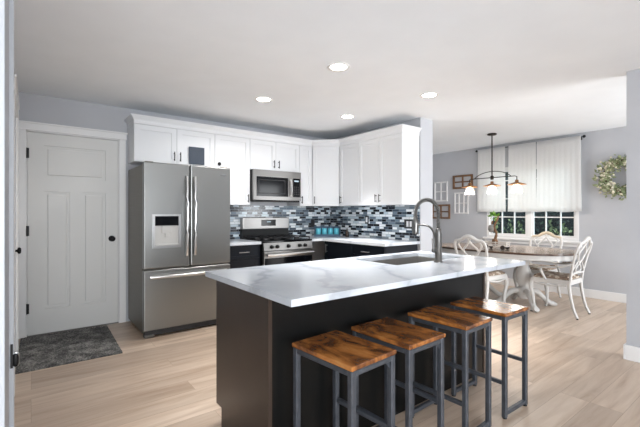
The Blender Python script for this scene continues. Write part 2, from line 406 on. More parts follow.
# left wall door
m = MB(); m.box(-0.107, -0.088, 3.26, 3.335, 0, 2.06, 0.003); m.box(-0.107, -0.088, 4.155, 4.23, 0, 2.06, 0.003); m.box(-0.107, -0.085, 3.24, 4.25, 2.06, 2.15, 0.003); m.box(-0.107, -0.078, 3.23, 4.26, 2.15, 2.165, 0.003)
struct(m.build('trim_2', 'trim_white'))
d2 = struct(MB().box(-0.165, -0.128, 3.34, 4.15, 0.012, 2.05, 0.002).build('door_2', 'door_white'))
m = MB(); m.lathe([(0.026, -0.128), (0.026, -0.122), (0.010, -0.118), (0.010, -0.095), (0.026, -0.088), (0.028, -0.076), (0.020, -0.068), (0.0, -0.066)], (0, 4.085, 0.92), 16, 'x'); m.build('door_knob', 'black_metal', d2)
for zz in (0.25, 1.05, 1.80):
    MB().box(-0.130, -0.104, 3.345, 3.36, zz-0.045, zz+0.045).build('hinge', 'black_metal', d2)

# back door
DX0, DX1, DZ1 = -0.030, 0.777, 2.055
m = MB()
m.box(DX0, DX1, YW+0.022, YW+0.055, 0.012, DZ1)
fy0, fy1 = YW+0.004, YW+0.022
def frame_rects(m, x0, x1, z0, z1, holes, y0, y1):   # raised face left around rectangular holes (grid split)
    xs = sorted({x0, x1, *[h[0] for h in holes], *[h[1] for h in holes]}); zs = sorted({z0, z1, *[h[2] for h in holes], *[h[3] for h in holes]})
    for i in range(len(xs)-1):
        for j in range(len(zs)-1):
            cx, cz = (xs[i]+xs[i+1])/2, (zs[j]+zs[j+1])/2
            if not any(h[0] < cx < h[1] and h[2] < cz < h[3] for h in holes):
                m.box(xs[i], xs[i+1], y0, y1, zs[j], zs[j+1])
holes = [(0.105, 0.655, 1.60, 1.93), (0.105, 0.325, 0.26, 1.46), (0.435, 0.655, 0.26, 1.46)]
frame_rects(m, DX0, DX1, 0.012, DZ1, holes, fy0, fy1)
for h in holes:
    m.box(h[0]+0.03, h[1]-0.03, fy0+0.006, fy1, h[2]+0.03, h[3]-0.03, 0.005)
door1 = struct(m.build('door_1', 'door_white'))
m = MB(); kx, kz = 0.715, 0.955
m.lathe([(0.033, fy0), (0.033, fy0-0.008), (0.012, fy0-0.012), (0.012, fy0-0.035), (0.028, fy0-0.042), (0.030, fy0-0.056), (0.020, fy0-0.066), (0, fy0-0.068)], (kx, 0, kz), 20, 'y'); m.build('door_knob', 'black_metal', door1)
for zz in (0.28, 1.06, 1.84):
    m = MB(); m.box(DX0-0.012, DX0+0.014, fy0-0.006, fy0, zz-0.05, zz+0.05, 0.001); m.tube([(DX0-0.004, fy0-0.006, zz-0.052), (DX0-0.004, fy0-0.006, zz+0.052)], 0.006); m.build('hinge', 'black_metal', door1)
m = MB()
m.box(-0.105, -0.040, YW-0.018, YW, 0, 2.07, 0.003); m.box(0.787, 0.854, YW-0.018, YW, 0, 2.07, 0.003)
m.box(-0.106, 0.862, YW-0.022, YW, 2.07, 2.135, 0.002); m.box(-0.106, 0.874, YW-0.032, YW, 2.135, 2.152, 0.003)
m.box(-0.034, -0.016, YW+0.057, YW+0.1, 0.0115, 2.06); m.box(0.763, 0.781, YW+0.057, YW+0.1, 0.0115, 2.06); m.box(-0.016, 0.763, YW+0.057, YW+0.1, 2.03, 2.06)
m.box(-0.045, -0.034, YW, YW+0.1, 0, 2.075); m.box(0.781, 0.792, YW, YW+0.1, 0, 2.075); m.box(-0.045, 0.792, YW, YW+0.1, 2.06, 2.075)
struct(m.build('trim_3', 'trim_white'))
struct(MB().box(-0.034, 0.781, YW-0.01, YW+0.1, 0, 0.011).build('trim_4', 'nickel'))

# baseboards
def base(name, boxes):
    m = MB()
    for b in boxes: m.box(*b, 0, 0.125, 0.004)
    struct(m.build(name, 'trim_white'))
base('baseboard_right', [(XD-0.016, XD, -1.6, 5.25)])
base('baseboard_right_front', [(3.982, 4.0, -3.99, 0.945), (3.982, 4.138, 0.945, 0.963), (4.12, 4.138, -1.59, 0.945)])
base('baseboard_partition', [(4.11, 4.126, 2.964, 5.25), (XR, 4.126, 2.948, 2.964)])
base('baseboard_left', [(-0.107, -0.093, 1.402, 3.255)])

# backsplash
struct(MB().box(1.785, XR-0.009, YW-0.008, YW, CT+0.001, 1.345).build('trim_5', 'mosaic_x'))
struct(MB().box(XR-0.008, XR, 2.975, YW-0.008, CT+0.001, 1.345).build('trim_6', 'mosaic_y'))

# ------------------------------------------------------------------ dining window
win = MB()
X0, X1 = XD+0.02, XD+0.085
ym = (W0+W1)/2
win.box(X0-0.03, X1+0.03, W0, W0+0.045, WZ0, WZ1); win.box(X0-0.03, X1+0.03, W1-0.045, W1, WZ0, WZ1)
win.box(X0-0.03, X1+0.03, W0+0.045, W1-0.045, WZ0, WZ0+0.045); win.box(X0-0.03, X1+0.03, W0+0.045, W1-0.045, WZ1-0.045, WZ1)
win.box(X0-0.02, X1+0.01, ym-0.035, ym+0.035, WZ0+0.045, WZ1-0.045)
wo = struct(win.build('window_1', 'trim_white'))
for a, b in ((W0+0.045, ym-0.035), (ym+0.035, W1-0.045)):
    z0, z1 = WZ0+0.045, WZ1-0.045
    m = MB(); t = 0.03
    m.box(X0, X0+0.035, a, a+t, z0, z1); m.box(X0, X0+0.035, b-t, b, z0, z1); m.box(X0, X0+0.035, a+t, b-t, z0, z0+t); m.box(X0, X0+0.035, a+t, b-t, z1-t, z1)
    for k in (1, 2):
        y = a+(b-a)*k/3; m.box(X0+0.004, X0+0.03, y-0.008, y+0.008, z0+t, z1-t)
    for k in (1, 2, 3):
        z = z0+0.315*k; m.box(X0+0.0045, X0+0.0295, a+t, b-t, z-0.008, z+0.008)
    sash = m.build('sash', 'trim_white', wo)
    MB().box(X0+0.015, X0+0.019, a+t, b-t, z0+t, z1-t).build('pane', 'window_glass', sash)
m = MB(); m.box(XD-0.05, XD+0.02, W0-0.06, W1+0.06, WZ0-0.03, WZ0, 0.004); m.box(XD-0.016, XD, W0-0.04, W1+0.04, WZ0-0.085, WZ0-0.031, 0.003)
m.build('window_sill', 'trim_white', wo)

# exterior: lawn, shrubs
struct(MB().box(6.7, 16, -6, 14, -0.5, -0.1).build('ground', 'lawn'))
def leaves(m, c, rad, n, size, rr, shell=0.55):
    for _ in range(n):
        while True:
            p = Vector((rr.uniform(-1, 1), rr.uniform(-1, 1), rr.uniform(-1, 1)))
            if shell < p.length < 1: break
        q = Vector((c[0]+p.x*rad[0], c[1]+p.y*rad[1], c[2]+p.z*rad[2]))
        d = (p.normalized()+Vector((rr.uniform(-1, 1), rr.uniform(-1, 1), rr.uniform(-.6, 1)))*0.9).normalized()
        s_ = d.cross(Vector((rr.uniform(-1, 1), rr.uniform(-1, 1), rr.uniform(-1, 1)))).normalized()
        L = size*rr.uniform(0.6, 1.3); W = L*0.28; nn = d.cross(s_)
        m._add([q, q+d*L*0.5+s_*W+nn*W*0.4, q+d*L, q+d*L*0.5-s_*W+nn*W*0.4], [(0, 1, 2), (0, 2, 3)])
def shrub(name, label, c, rad, n, size, leaf, grp=None, core=True):
    rr = random.Random(int(c[1]*100))
    t = thing(name, label, 'shrub', (c[0], c[1], -0.1), 0, grp)
    m = MB(); leaves(m, c, rad, n, size, rr); m.build('foliage', leaf, t)
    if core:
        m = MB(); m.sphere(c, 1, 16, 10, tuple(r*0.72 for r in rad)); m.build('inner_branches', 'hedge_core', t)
    m = MB(); m.tube([(c[0], c[1], -0.1), (c[0]+0.03, c[1], c[2]*0.5), (c[0], c[1]+0.03, c[2])], [0.05, 0.04, 0.02]); m.build('stem', 'twig', t)
shrub('hedge', 'tall dark evergreen hedge outside behind the dining window', (9.7, 4.3, 1.25), (0.8, 2.7, 1.55), 5200, 0.12, 'hedge_leaf')
shrub('leafy_bush', 'light green bush just outside behind the middle of the dining window', (8.1, 3.90, 0.45), (0.35, 0.40, 0.66), 230, 0.09, 'bush_leaf', None, False)
shrub('leafy_bush', 'light green bush just outside low in the right window sash', (8.0, 2.95, 0.45), (0.35, 0.40, 0.62), 230, 0.09, 'bush_leaf', None, False)

# curtains and rod
XC = XD-0.12
def curtain(y0, y1, z0, z1, seed, label, slit=0.0):
    rr = random.Random(seed); n = 60; k = 14; th = 0.003
    ph = rr.uniform(0, 6); fr = rr.uniform(11, 14)
    vs = []
    for j in range(k+1):
        v = j/k; z = z1+(z0-z1)*v
        for i in range(n+1):
            u = i/n; y = y0+(y1-y0)*u
            y += 0.018*v*(u-0.5)
            x = XC+(0.0014+0.0014*v)*math.sin(2*PI*u*fr*0.55*(y1-y0)/0.5+ph)+0.0008*math.sin(2*PI*u*fr*1.7+ph*2)+0.006*v*math.sin(5*u+ph)
            vs.append((x, y, z+0.006*math.sin(9*u+ph)*v))
    m = MB(); fs = [(j*(n+1)+i, j*(n+1)+i+1, (j+1)*(n+1)+i+1, (j+1)*(n+1)+i) for j in range(k) for i in range(n)]
    m._add(vs, fs, True)
    o = m.build('curtain', 'curtain_cloth'); tag(o, label, 'curtain', 'white curtains at the dining window'); center_origin(o)
    sd = o.modifiers.new('thickness', 'SOLIDIFY'); sd.thickness = 0.003
    return o
curtain(3.150, 3.640, 1.262, 2.376, 1, 'narrow white curtain panel left of the gap in the dining window curtains')
curtain(2.656, 3.090, 1.262, 2.376, 2, 'middle white curtain panel just right of the gap in the dining curtains')
curtain(2.040, 2.642, 1.262, 2.376, 3, 'wide white curtain panel on the right half of the dining window')
t = thing('curtain_rod', 'thin dark curtain rod with round finials above the dining window', 'curtain rod', (XC, 2.85, 2.372))
MB().tube([(XC+0.022, 2.01, 2.362), (XC+0.022, 3.67, 2.362)], 0.007, 10).build('rod', 'black_metal', t)
for y in (2.005, 3.675): MB().sphere((XC+0.022, y, 2.362), 0.021).build('finial', 'black_metal', t)
for y in (2.07, 3.61):
    m = MB(); m.tube([(XC+0.022, y, 2.350), (XD-0.002, y, 2.350)], 0.005); m.box(XD-0.008, XD-0.001, y-0.012, y+0.012, 2.33, 2.37); m.build('bracket', 'black_metal', t)

# ------------------------------------------------------------------ cabinets
def shaker(m, x0, x1, z0, z1, y, st=0.057, th=0.02):
    """door with frame, front at y, thickness th toward +y"""
    frame_rects(m, x0, x1, z0, z1, [(x0+st, x1-st, z0+st, z1-st)], y, y+th)
    m.box(x0+st-0.002, x1-st+0.002, y+0.010, y+th-0.002, z0+st-0.002, z1-st+0.002)
def pull(m, x, z0, z1, y, r=0.0055):
    m.tube([(x, y-0.030, z0), (x, y-0.030, z1)], r, 8, ref=(0, 1, 0))
    for z in (z0+0.018, z1-0.018): m.tube([(x, y, z), (x, y-0.030, z)], r*0.9, 8)
def hpull(m, x0, x1, z, y, r=0.0055):
    m.tube([(x0, y-0.030, z), (x1, y-0.030, z)], r, 8)
    for x in (x0+0.018, x1-0.018): m.tube([(x, y, z), (x, y-0.030, z)], r*0.9, 8)
UG = 'white upper cabinets'
def upper(label, loc, rot, wd, dp, z0, z1, doors, body=None):
    """local: x along the front, front of carcass y=0.02, doors y=0..0.02"""
    t = thing('upper_cabinet', label, 'cabinet', loc, rot)
    M = TM[t]
    m = MB(M)
    if body: m.prism(body, z0, z1)
    else: m.box(0.001, wd-0.001, 0.0205, dp, z0, z1)
    m.build('body', 'cabinet_white', t)
    for (a, b, dz0, dz1, hx, style) in doors:
        m = MB(M); shaker(m, a, b, dz0, dz1, 0.0)
        dd = m.build('door', 'cabinet_white', t)
        m = MB(M)
        if style == 'knob': m.lathe([(0.007, 0), (0.007, -0.014), (0.015, -0.018), (0.017, -0.026), (0.010, -0.031), (0, -0.032)], (hx, 0, dz0+0.045), 14, 'y'); nm = 'knob'
        else: pull(m, hx, dz0+0.03, dz0+0.135, 0.0); nm = 'handle'
        m.build(nm, 'black_metal', dd)
UD = 0.33
UT = 2.245; UB = 1.345; DT = 2.205
YF = YW-UD
g = 0.002
c1 = upper('white two-door upper cabinet over the refrigerator', (0.877, YF, 0), 0, 0.903, UD, 1.80, UT, [(g, 0.45-g, 1.802, DT, 0.418, 'p'), (0.45+g, 0.903-g, 1.802, DT, 0.485, 'p')])
upper('white single-door upper cabinet between refrigerator and microwave', (1.781, YF, 0), 0, 0.472, UD, UB, UT, [(g, 0.472-g, UB+g, DT, 0.44, 'p')])
upper('white two-door upper cabinet above the microwave', (2.254, YF, 0), 0, 0.778, UD, 1.815, UT, [(g, 0.389-g, 1.817, DT, 0.352, 'p'), (0.389+g, 0.778-g, 1.817, DT, 0.426, 'p')])
upper('narrow white upper cabinet right of the microwave', (3.033, YF, 0), 0, 0.217, UD, UB, UT, [(g, 0.217-g, UB+g, DT, 0.03, 'p')])
XF = XR-UD                                   # 3.532
pa = Vector((3.252, YF)); pb = Vector((XF, 4.131)); ang = math.atan2(pb.y-pa.y, pb.x-pa.x); L = (pb-pa).length
Minv = (Matrix.Translation((pa.x, pa.y, 0)) @ Matrix.Rotation(ang, 4, 'Z')).inverted()
body = [tuple((Minv @ Vector((x, y, 0)))[:2]) for x, y in ((3.2525, YW-0.001), (3.2525, YF+0.021), (pa.x+0.02, YF+0.021), (XF+0.021, 4.131+0.018), (XF+0.021, 4.1325), (XR-0.001, 4.1325), (XR-0.001, YW-0.001))]
upper('white diagonal corner upper cabinet where the two runs meet', (pa.x, pa.y, 0), ang, L, UD, UB, UT, [(0.012, L-0.012, UB+g, DT, 0.042, 'p')], body)
upper('narrow white single-door upper cabinet beside the diagonal corner cabinet', (XF, 4.131, 0), -PI/2, 0.393, UD-0.004, UB, UT, [(g, 0.393-g, UB+g, DT, 0.035, 'p')])
upper('white two-door upper cabinet at the open end by the wall stub', (XF, 3.737, 0), -PI/2, 0.756, UD-0.004, UB, UT, [(g, 0.368-g, UB+g, DT, 0.335, 'p'), (0.368+g, 0.756-g, UB+g, DT, 0.402, 'p')])
m = MB(); path = [(0.877, YW-0.001), (0.877, YF), (3.252, YF), (XF, 4.131), (XF, 2.981), (XR-0.001, 2.981)]
m.sweep(path, [(-0.03, UT+0.001), (0.004, UT+0.001), (0.008, UT+0.012), (0.03, UT+0.042), (0.036, UT+0.045), (0.036, UT+0.056), (-0.03, UT+0.056)], 1)
m.sweep(path, [(-0.012, DT+0.003), (0.003, DT+0.003), (0.003, UT+0.001), (-0.012, UT+0.001)], 1)
struct(m.build('trim_7', 'cabinet_white'))

# slate-blue board on the cabinet door and round hook
o = MB().box(1.462, 1.645, YF-0.018, YF-0.001, 1.815, 2.018, 0.004).build('message_board', 'slate_board'); tag(o, 'small square slate blue board on the cabinet door over the refrigerator', 'board'); center_origin(o)
t = thing('door_hook', 'small round black hook low on the cabinet door right of the refrigerator top', 'hook', (1.835, YF-0.001, 1.845))
MB().lathe([(0.02, YF-0.001), (0.022, YF-0.012), (0.016, YF-0.022), (0, YF-0.024)], (1.835, 0, 1.845), 16, 'y').build('disc', 'black_plastic', t)

# base cabinets
def basecab(name, label, loc, rot, wd, dp, fronts, toe=True):
    t = thing(name, label, 'cabinet', loc, rot); M = TM[t]
    m = MB(M); m.box(0.001, wd-0.001, 0.0205, dp, 0.10, 0.853)
    m.box(0.001, wd-0.001, 0.08, dp, 0, 0.10); m.build('body', 'cabinet_dark', t)
    for (kind, a, b, z0, z1, h) in fronts:
        m = MB(M)
        if kind == 'drawer' and z1-z0 < 0.22: frame_rects(m, a, b, z0, z1, [(a+0.04, b-0.04, z0+0.035, z1-0.035)], 0, 0.02); m.box(a+0.03, b-0.03, 0.008, 0.018, z0+0.03, z1-0.03)
        else: shaker(m, a, b, z0, z1, 0)
        dd = m.build(kind, 'cabinet_dark', t)
        m = MB(M)
        if kind == 'drawer': hpull(m, (a+b)/2-0.065, (a+b)/2+0.065, (z0+z1)/2, 0)
        else: pull(m, h, z1-0.15, z1-0.03, 0)
        m.build('handle', 'pull_silver', dd)
BD = 0.60; YB = YW-BD-0.012
basecab('base_cabinet', 'dark base cabinet with a drawer between refrigerator and range', (1.79, YB, 0), 0, 0.462, BD, [('drawer', 0.004, 0.458, 0.69, 0.848, 0), ('drawer', 0.004, 0.458, 0.40, 0.686, 0), ('drawer', 0.004, 0.458, 0.105, 0.396, 0)])
XB = XR-BD-0.03
basecab('base_cabinet', 'dark base cabinet in the corner right of the range', (XB, 4.13, 0), -PI/2, 0.555, BD, [('door', 0.03, 0.551, 0.105, 0.848, 0.09)])
basecab('base_cabinet', 'dark base cabinet at the open end under the right counter', (XB, 3.574, 0), -PI/2, 0.59, BD, [('drawer', 0.004, 0.586, 0.69, 0.848, 0), ('door', 0.004, 0.293, 0.105, 0.686, 0.255), ('door', 0.297, 0.586, 0.105, 0.686, 0.335)])

# perimeter counters
o = MB().box(1.785, 2.256, YB-0.02, YW-0.009, 0.855, CT, 0.003).build('countertop', 'quartz'); tag(o, 'short white stone countertop between refrigerator and range', 'countertop'); center_origin(o)
m = MB(); m.prism([(3.016, YW-0.009), (3.016, YB-0.02), (XB-0.02, YB-0.02), (XB-0.02, 2.965), (XR-0.009, 2.965), (XR-0.009, YW-0.009)], 0.855, CT)
o = m.build('countertop', 'quartz'); tag(o, 'white stone corner countertop running right from the range to the wall end', 'countertop'); center_origin(o)
m = MB()

# ------------------------------------------------------------------ refrigerator
FX0, FX1, FY = 0.869, 1.774, 3.958
t = thing('refrigerator', 'tall stainless steel french door refrigerator with a bottom freezer drawer', 'refrigerator', ((FX0+FX1)/2, 4.3, 0))
m = MB(); m.box(FX0+0.004, FX1-0.004, FY+0.075, 4.70, 0.045, 1.725, 0.004); m.box(FX0+0.03, FX1-0.03, FY+0.06, 4.68, 0.018, 0.045)
m.build('body', 'stainless_side', t)
ms = (FX0+FX1)/2+0.002
def fdoor(x0, x1, z0, z1):
    m = MB(); m.box(x0, x1, FY, FY+0.07, z0, z1, 0.012, 3); return m.build('door' if z0 > 0.5 else 'freezer_drawer', 'stainless', t)
dl = fdoor(FX0, ms-0.004, 0.685, 1.745); dr = fdoor(ms+0.004, FX1, 0.685, 1.745); fz = fdoor(FX0, FX1, 0.075, 0.672)
for x, d in ((ms-0.042, dl), (ms+0.042, dr)):
    m = MB(); pts = bez((x, FY-0.018, 0.80), (x, FY-0.062, 1.0), (x, FY-0.062, 1.42), (x, FY-0.018, 1.62), 14)
    m.tube(pts, 0.0175, 10); m.tube([(x, FY, 0.815), (x, FY-0.024, 0.815)], 0.012); m.tube([(x, FY, 1.605), (x, FY-0.024, 1.605)], 0.012)
    m.build('handle', 'bright_steel', d)
m = MB(); pts = bez((0.925, FY-0.018, 0.605), (1.1, FY-0.066, 0.605), (1.55, FY-0.066, 0.605), (1.72, FY-0.018, 0.605), 14)
m.tube(pts, 0.019, 10); m.tube([(0.94, FY, 0.605), (0.94, FY-0.025, 0.605)], 0.013); m.tube([(1.705, FY, 0.605), (1.705, FY-0.025, 0.605)], 0.013); m.build('handle', 'bright_steel', fz)
# dispenser
dx0, dx1, dz0, dz1 = 0.948, 1.226, 0.888, 1.228
m = MB(); frame_rects(m, dx0, dx1, dz0, dz1, [(dx0+0.025, dx1-0.025, dz0+0.03, dz1-0.02)], FY-0.012, FY-0.001)
dsp = m.build('water_dispenser', 'bright_steel', dl)
MB().box(dx0+0.025, dx1-0.025, FY-0.010, FY-0.001, dz1-0.115, dz1-0.02).build('control_panel', 'black_glass', dsp)
m = MB(); m.box(dx0+0.025, dx1-0.025, FY-0.004, FY-0.001, dz0+0.03, dz1-0.115); m.box(dx0+0.09, dx1-0.09, FY-0.011, FY-0.004, dz1-0.19, dz1-0.116, 0.002); m.box(dx0+0.12, dx1-0.12, FY-0.013, FY-0.004, dz0+0.11, dz1-0.19, 0.002); m.box(dx0+0.025, dx1-0.025, FY-0.016, FY-0.003, dz0+0.025, dz0+0.042, 0.002)
m.build('recess', 'dispenser_grey', dsp)
MB().box(1.645, 1.715, FY-0.003, FY-0.0005, 1.652, 1.667, 0.001).build('badge', 'chrome', dr)
m = MB(); m.box(FX0+0.02, FX1-0.02, FY+0.03, FY+0.06, 0.02, 0.072); m.build('kick_grille', 'oven_gasket', t)
for x in (FX0+0.06, FX1-0.06):
    m = MB(); m.box(x-0.045, x+0.045, FY+0.02, FY+0.10, 0.0, 0.03, 0.006); m.build('foot', 'nickel', t)
for x in (FX0+0.06, FX1-0.06):
    m = MB(); m.box(x-0.04, x+0.04, FY+0.03, FY+0.13, 1.726, 1.755, 0.006); m.build('hinge_cover', 'stainless_side', t)

# ------------------------------------------------------------------ microwave
t = thing('microwave', 'stainless over-the-range microwave with dark glass door', 'microwave', (2.643, 4.5, 1.40))
mx0, mx1, my, mz0, mz1 = 2.262, 3.000, 4.345, 1.402, 1.808
m = MB(); m.box(mx0, mx1, my+0.032, YW-0.010, mz0, mz1, 0.003); m.build('body', 'black_plastic', t)
m = MB(); frame_rects(m, mx0, 2.862, mz0+0.012, mz1, [(2.305, 2.79, mz0+0.06, mz1-0.09)], my, my+0.030)
md = m.build('door', 'stainless_h', t)
MB().box(2.305, 2.79, my+0.004, my+0.028, mz0+0.06, mz1-0.09).build('door_window', 'black_glass', md)
m = MB(); frame_rects(m, 2.335, 2.745, mz0+0.095, mz1-0.125, [(2.345, 2.735, mz0+0.105, mz1-0.135)], my+0.0028, my+0.004); m.build('window_border', 'oven_gasket', md)
m = MB(); m.tube(bez((2.826, my-0.012, mz0+0.07), (2.826, my-0.045, mz0+0.14), (2.826, my-0.045, mz1-0.18), (2.826, my-0.012, mz1-0.11), 10), 0.011, 8); m.tube([(2.826, my, mz0+0.08), (2.826, my-0.018, mz0+0.08)], 0.009); m.tube([(2.826, my, mz1-0.12), (2.826, my-0.018, mz1-0.12)], 0.009); m.build('handle', 'bright_steel', md)
m = MB(); frame_rects(m, 2.864, mx1, mz0+0.012, mz1, [(2.868, mx1-0.014, mz0+0.06, mz1-0.09)], my, my+0.030); cp = m.build('control_panel', 'stainless_h', t)
m = MB(); m.box(2.868, mx1-0.014, my+0.003, my+0.028, mz0+0.06, mz1-0.09); kp = m.build('keypad', 'black_glass', cp)
MB().box(2.892, mx1-0.035, my+0.001, my+0.0028, mz1-0.135, mz1-0.115).build('display', 'clock_display', kp)
m = MB()
for r_ in range(5):
    for c_ in range(3): m.box(2.885+c_*0.033, 2.907+c_*0.033, my+0.0015, my+0.0028, mz0+0.09+r_*0.025, mz0+0.106+r_*0.025)
m.build('keys', 'oven_gasket', kp)
m = MB(); m.box(mx0+0.01, mx1-0.01, my+0.02, my+0.10, mz0-0.012, mz0-0.0005); m.build('vent_grille', 'oven_gasket', t)

# ------------------------------------------------------------------ range
rx0, rx1, ry = 2.264, 3.004, 4.085
t = thing('gas_range', 'stainless steel gas range with black grates and five knobs', 'range', ((rx0+rx1)/2, 4.4, 0))
m = MB(); m.box(rx0, rx1, ry+0.03, YW-0.012, 0.03, 0.868, 0.003); m.build('body', 'black_plastic', t)
m = MB(); m.box(rx0-0.003, rx1+0.003, ry+0.0, 4.66, 0.8685, 0.893, 0.005); ck = m.build('cooktop', 'black_glass', t)
m = MB(); m.prism([(0, 0), (0.03, 0.0), (0.03, 0.088), (0.012, 0.088)], 0, rx1-rx0)
# slanted knob panel
m = MB()
v = [(ry-0.012, 0.772), (ry+0.030, 0.772), (ry+0.030, 0.868), (ry+0.004, 0.868)]
m._add([(rx0, a, b) for a, b in v]+[(rx1, a, b) for a, b in v], [(0, 1, 2, 3), (7, 6, 5, 4)]+[(i, i+4, (i+1) % 4+4, (i+1) % 4) for i in range(4)])
pn = m.build('knob_panel', 'stainless_h', t)
for x in (2.375, 2.455, 2.622, 2.795, 2.882):
    m = MB(); y = ry-0.005
    m.lathe([(0.024, y+0.002), (0.024, y-0.006), (0.020, y-0.008), (0.018, y-0.032), (0.0, y-0.033)], (x, 0, 0.818), 16, 'y')
    m.box(x-0.004, x+0.004, y-0.040, y-0.030, 0.80, 0.836); m.build('knob', 'black_plastic', pn)
m = MB(); frame_rects(m, rx0+0.002, rx1-0.002, 0.235, 0.762, [(rx0+0.12, rx1-0.12, 0.34, 0.62)], ry-0.012, ry+0.028); od = m.build('oven_door', 'stainless_h', t)
MB().box(rx0+0.12, rx1-0.12, ry-0.008, ry+0.02, 0.34, 0.62).build('oven_window', 'black_glass', od)
MB().box(rx0+0.01, rx1-0.01, ry-0.0135, ry-0.0125, 0.24, 0.68).build('door_glass', 'black_glass', od)
m = MB(); m.tube([(rx0+0.02, ry-0.062, 0.722), (rx1-0.02, ry-0.062, 0.722)], 0.0165, 12)
for x in (rx0+0.045, rx1-0.045): m.box(x-0.014, x+0.014, ry-0.058, ry-0.012, 0.712, 0.732)
m.build('handle', 'bright_steel', od)
m = MB(); m.box(rx0+0.002, rx1-0.002, ry-0.012, ry+0.028, 0.045, 0.228, 0.003); m.build('warming_drawer', 'stainless_h', t)
m = MB(); m.box(rx0, rx1, 4.668, YW-0.010, 0.868, 1.02); bgd = m.build('backguard', 'black_plastic', t)
m = MB(); m.box(rx0, rx1, 4.655, YW-0.010, 1.02, 1.178, 0.006); bp = m.build('back_panel', 'stainless_h', bgd)
m = MB(); m.box(2.545, 2.775, 4.651, 4.6545, 1.062, 1.148); m.build('clock_panel', 'black_glass', bp)
m = MB(); m.box(2.63, 2.69, 4.6495, 4.6505, 1.112, 1.126); m.build('display', 'clock_display', bp)
for k in range(3):
    a = rx0+0.018+k*0.237; b = a+0.228
    m = MB(); z = 0.925; q = 0.011
    ya, yb = 4.125, 4.62
    for y in (ya, (ya+yb)/2, yb): m.bar((a, y, z), (b, y, z), q)
    for x in (a, b): m.bar((x, ya, z), (x, yb, z), q)
    for yy in (ya+0.13, yb-0.13):
        m.bar((a, yy, z), (a+0.075, yy, z), q); m.bar((b, yy, z), (b-0.075, yy, z), q)
    for yy in ((ya+yb)/2,):
        m.bar(((a+b)/2, ya, z), ((a+b)/2, ya+0.07, z), q); m.bar(((a+b)/2, yb, z), ((a+b)/2, yb-0.07, z), q)
        m.bar(((a+b)/2, yy-0.06, z), ((a+b)/2, yy+0.06, z), q)
    for x in (a, b):
        for y in (ya, yb): m.bar((x, y, 0.8935), (x, y, z), q)
    m.build('grate', 'black_metal', ck)
    for y in ((4.25, 4.50) if k != 1 else (4.375,)):
        m = MB(); m.lathe([(0.045, 0.8935), (0.045, 0.903), (0.032, 0.905), (0.032, 0.912), (0, 0.913)], ((a+b)/2, y, 0), 18); m.build('burner', 'oven_gasket', ck)

# ------------------------------------------------------------------ island
IX0, IX1, IY0, IY1 = 0.825, 2.86, 1.262, 2.20
SX0, SX1, SY0, SY1 = 1.93, 2.70, 1.675, 2.10
t = thing('kitchen_island', 'long black kitchen island cabinet under the white stone top', 'island', (1.83, 1.83, 0))
ET = 0.86
m = MB(); BX0, BX1 = 0.87, 2.777
m.box(BX0+0.02, SX0-0.03, 1.545, 2.12, 0.11, ET-0.001); m.box(SX1+0.03, BX1-0.02, 1.545, 2.12, 0.11, ET-0.001)
m.box(SX0-0.03, SX1+0.03, 1.545, 2.12, 0.11, 0.60); m.box(SX0-0.03, SX1+0.03, 1.545, 1.625, 0.60, ET-0.001)
m.box(BX0+0.02, BX1-0.02, 1.545, 2.06, 0.0, 0.11)
m.build('body', 'island_dark', t)
m = MB(); m.box(BX0+0.02, BX1-0.02, 1.53, 1.544, 0.025, ET-0.001); m.build('back_panel', 'island_dark', t)
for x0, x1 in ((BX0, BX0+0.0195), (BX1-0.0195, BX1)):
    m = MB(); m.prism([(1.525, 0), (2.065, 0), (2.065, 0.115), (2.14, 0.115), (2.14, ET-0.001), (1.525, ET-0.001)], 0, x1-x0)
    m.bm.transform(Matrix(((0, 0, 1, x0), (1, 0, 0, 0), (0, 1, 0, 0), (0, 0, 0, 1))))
    m.build('end_panel', 'end_panel_brown', t)
for k in range(4):
    a = BX0+0.022+k*(BX1-BX0-0.044)/4; b = a+(BX1-BX0-0.044)/4-0.004
    m = MB(Matrix.Rotation(PI, 4, 'Z')); shaker(m, -b, -a, 0.115, ET-0.006, -2.14); dd = m.build('door', 'island_dark', t)
    m = MB(Matrix.Rotation(PI, 4, 'Z')); pull(m, -b+0.03 if k % 2 else -a-0.03, 0.68, 0.80, -2.14); m.build('handle', 'pull_silver', dd)
# island stone top with the sink cut-out
m = MB()
def ring(m, o, i, z0, z1):
    vs = []
    for z in (z0, z1):
        for (x0, x1, y0, y1) in (o, i): vs += [(x0, y0, z), (x1, y0, z), (x1, y1, z), (x0, y1, z)]
    fs = []
    for k in range(4):
        n = (k+1) % 4
        fs += [(k, 4+k, 4+n, n), (8+k, 8+n, 12+n, 12+k), (k, n, 8+n, 8+k), (4+k, 12+k, 12+n, 4+n)]
    m._add(vs, fs)
ring(m, (IX0, IX1, IY0, IY1), (SX0, SX1, SY0, SY1), ET, CT)
bmesh.ops.bevel(m.bm, geom=[e for e in m.bm.edges if len(e.link_faces) == 2 and e.calc_face_angle(0) > 1], offset=0.003, segments=2, affect='EDGES')
o = m.build('countertop', 'quartz'); tag(o, 'large white veined stone island countertop with overhang above the stools', 'countertop'); center_origin(o)
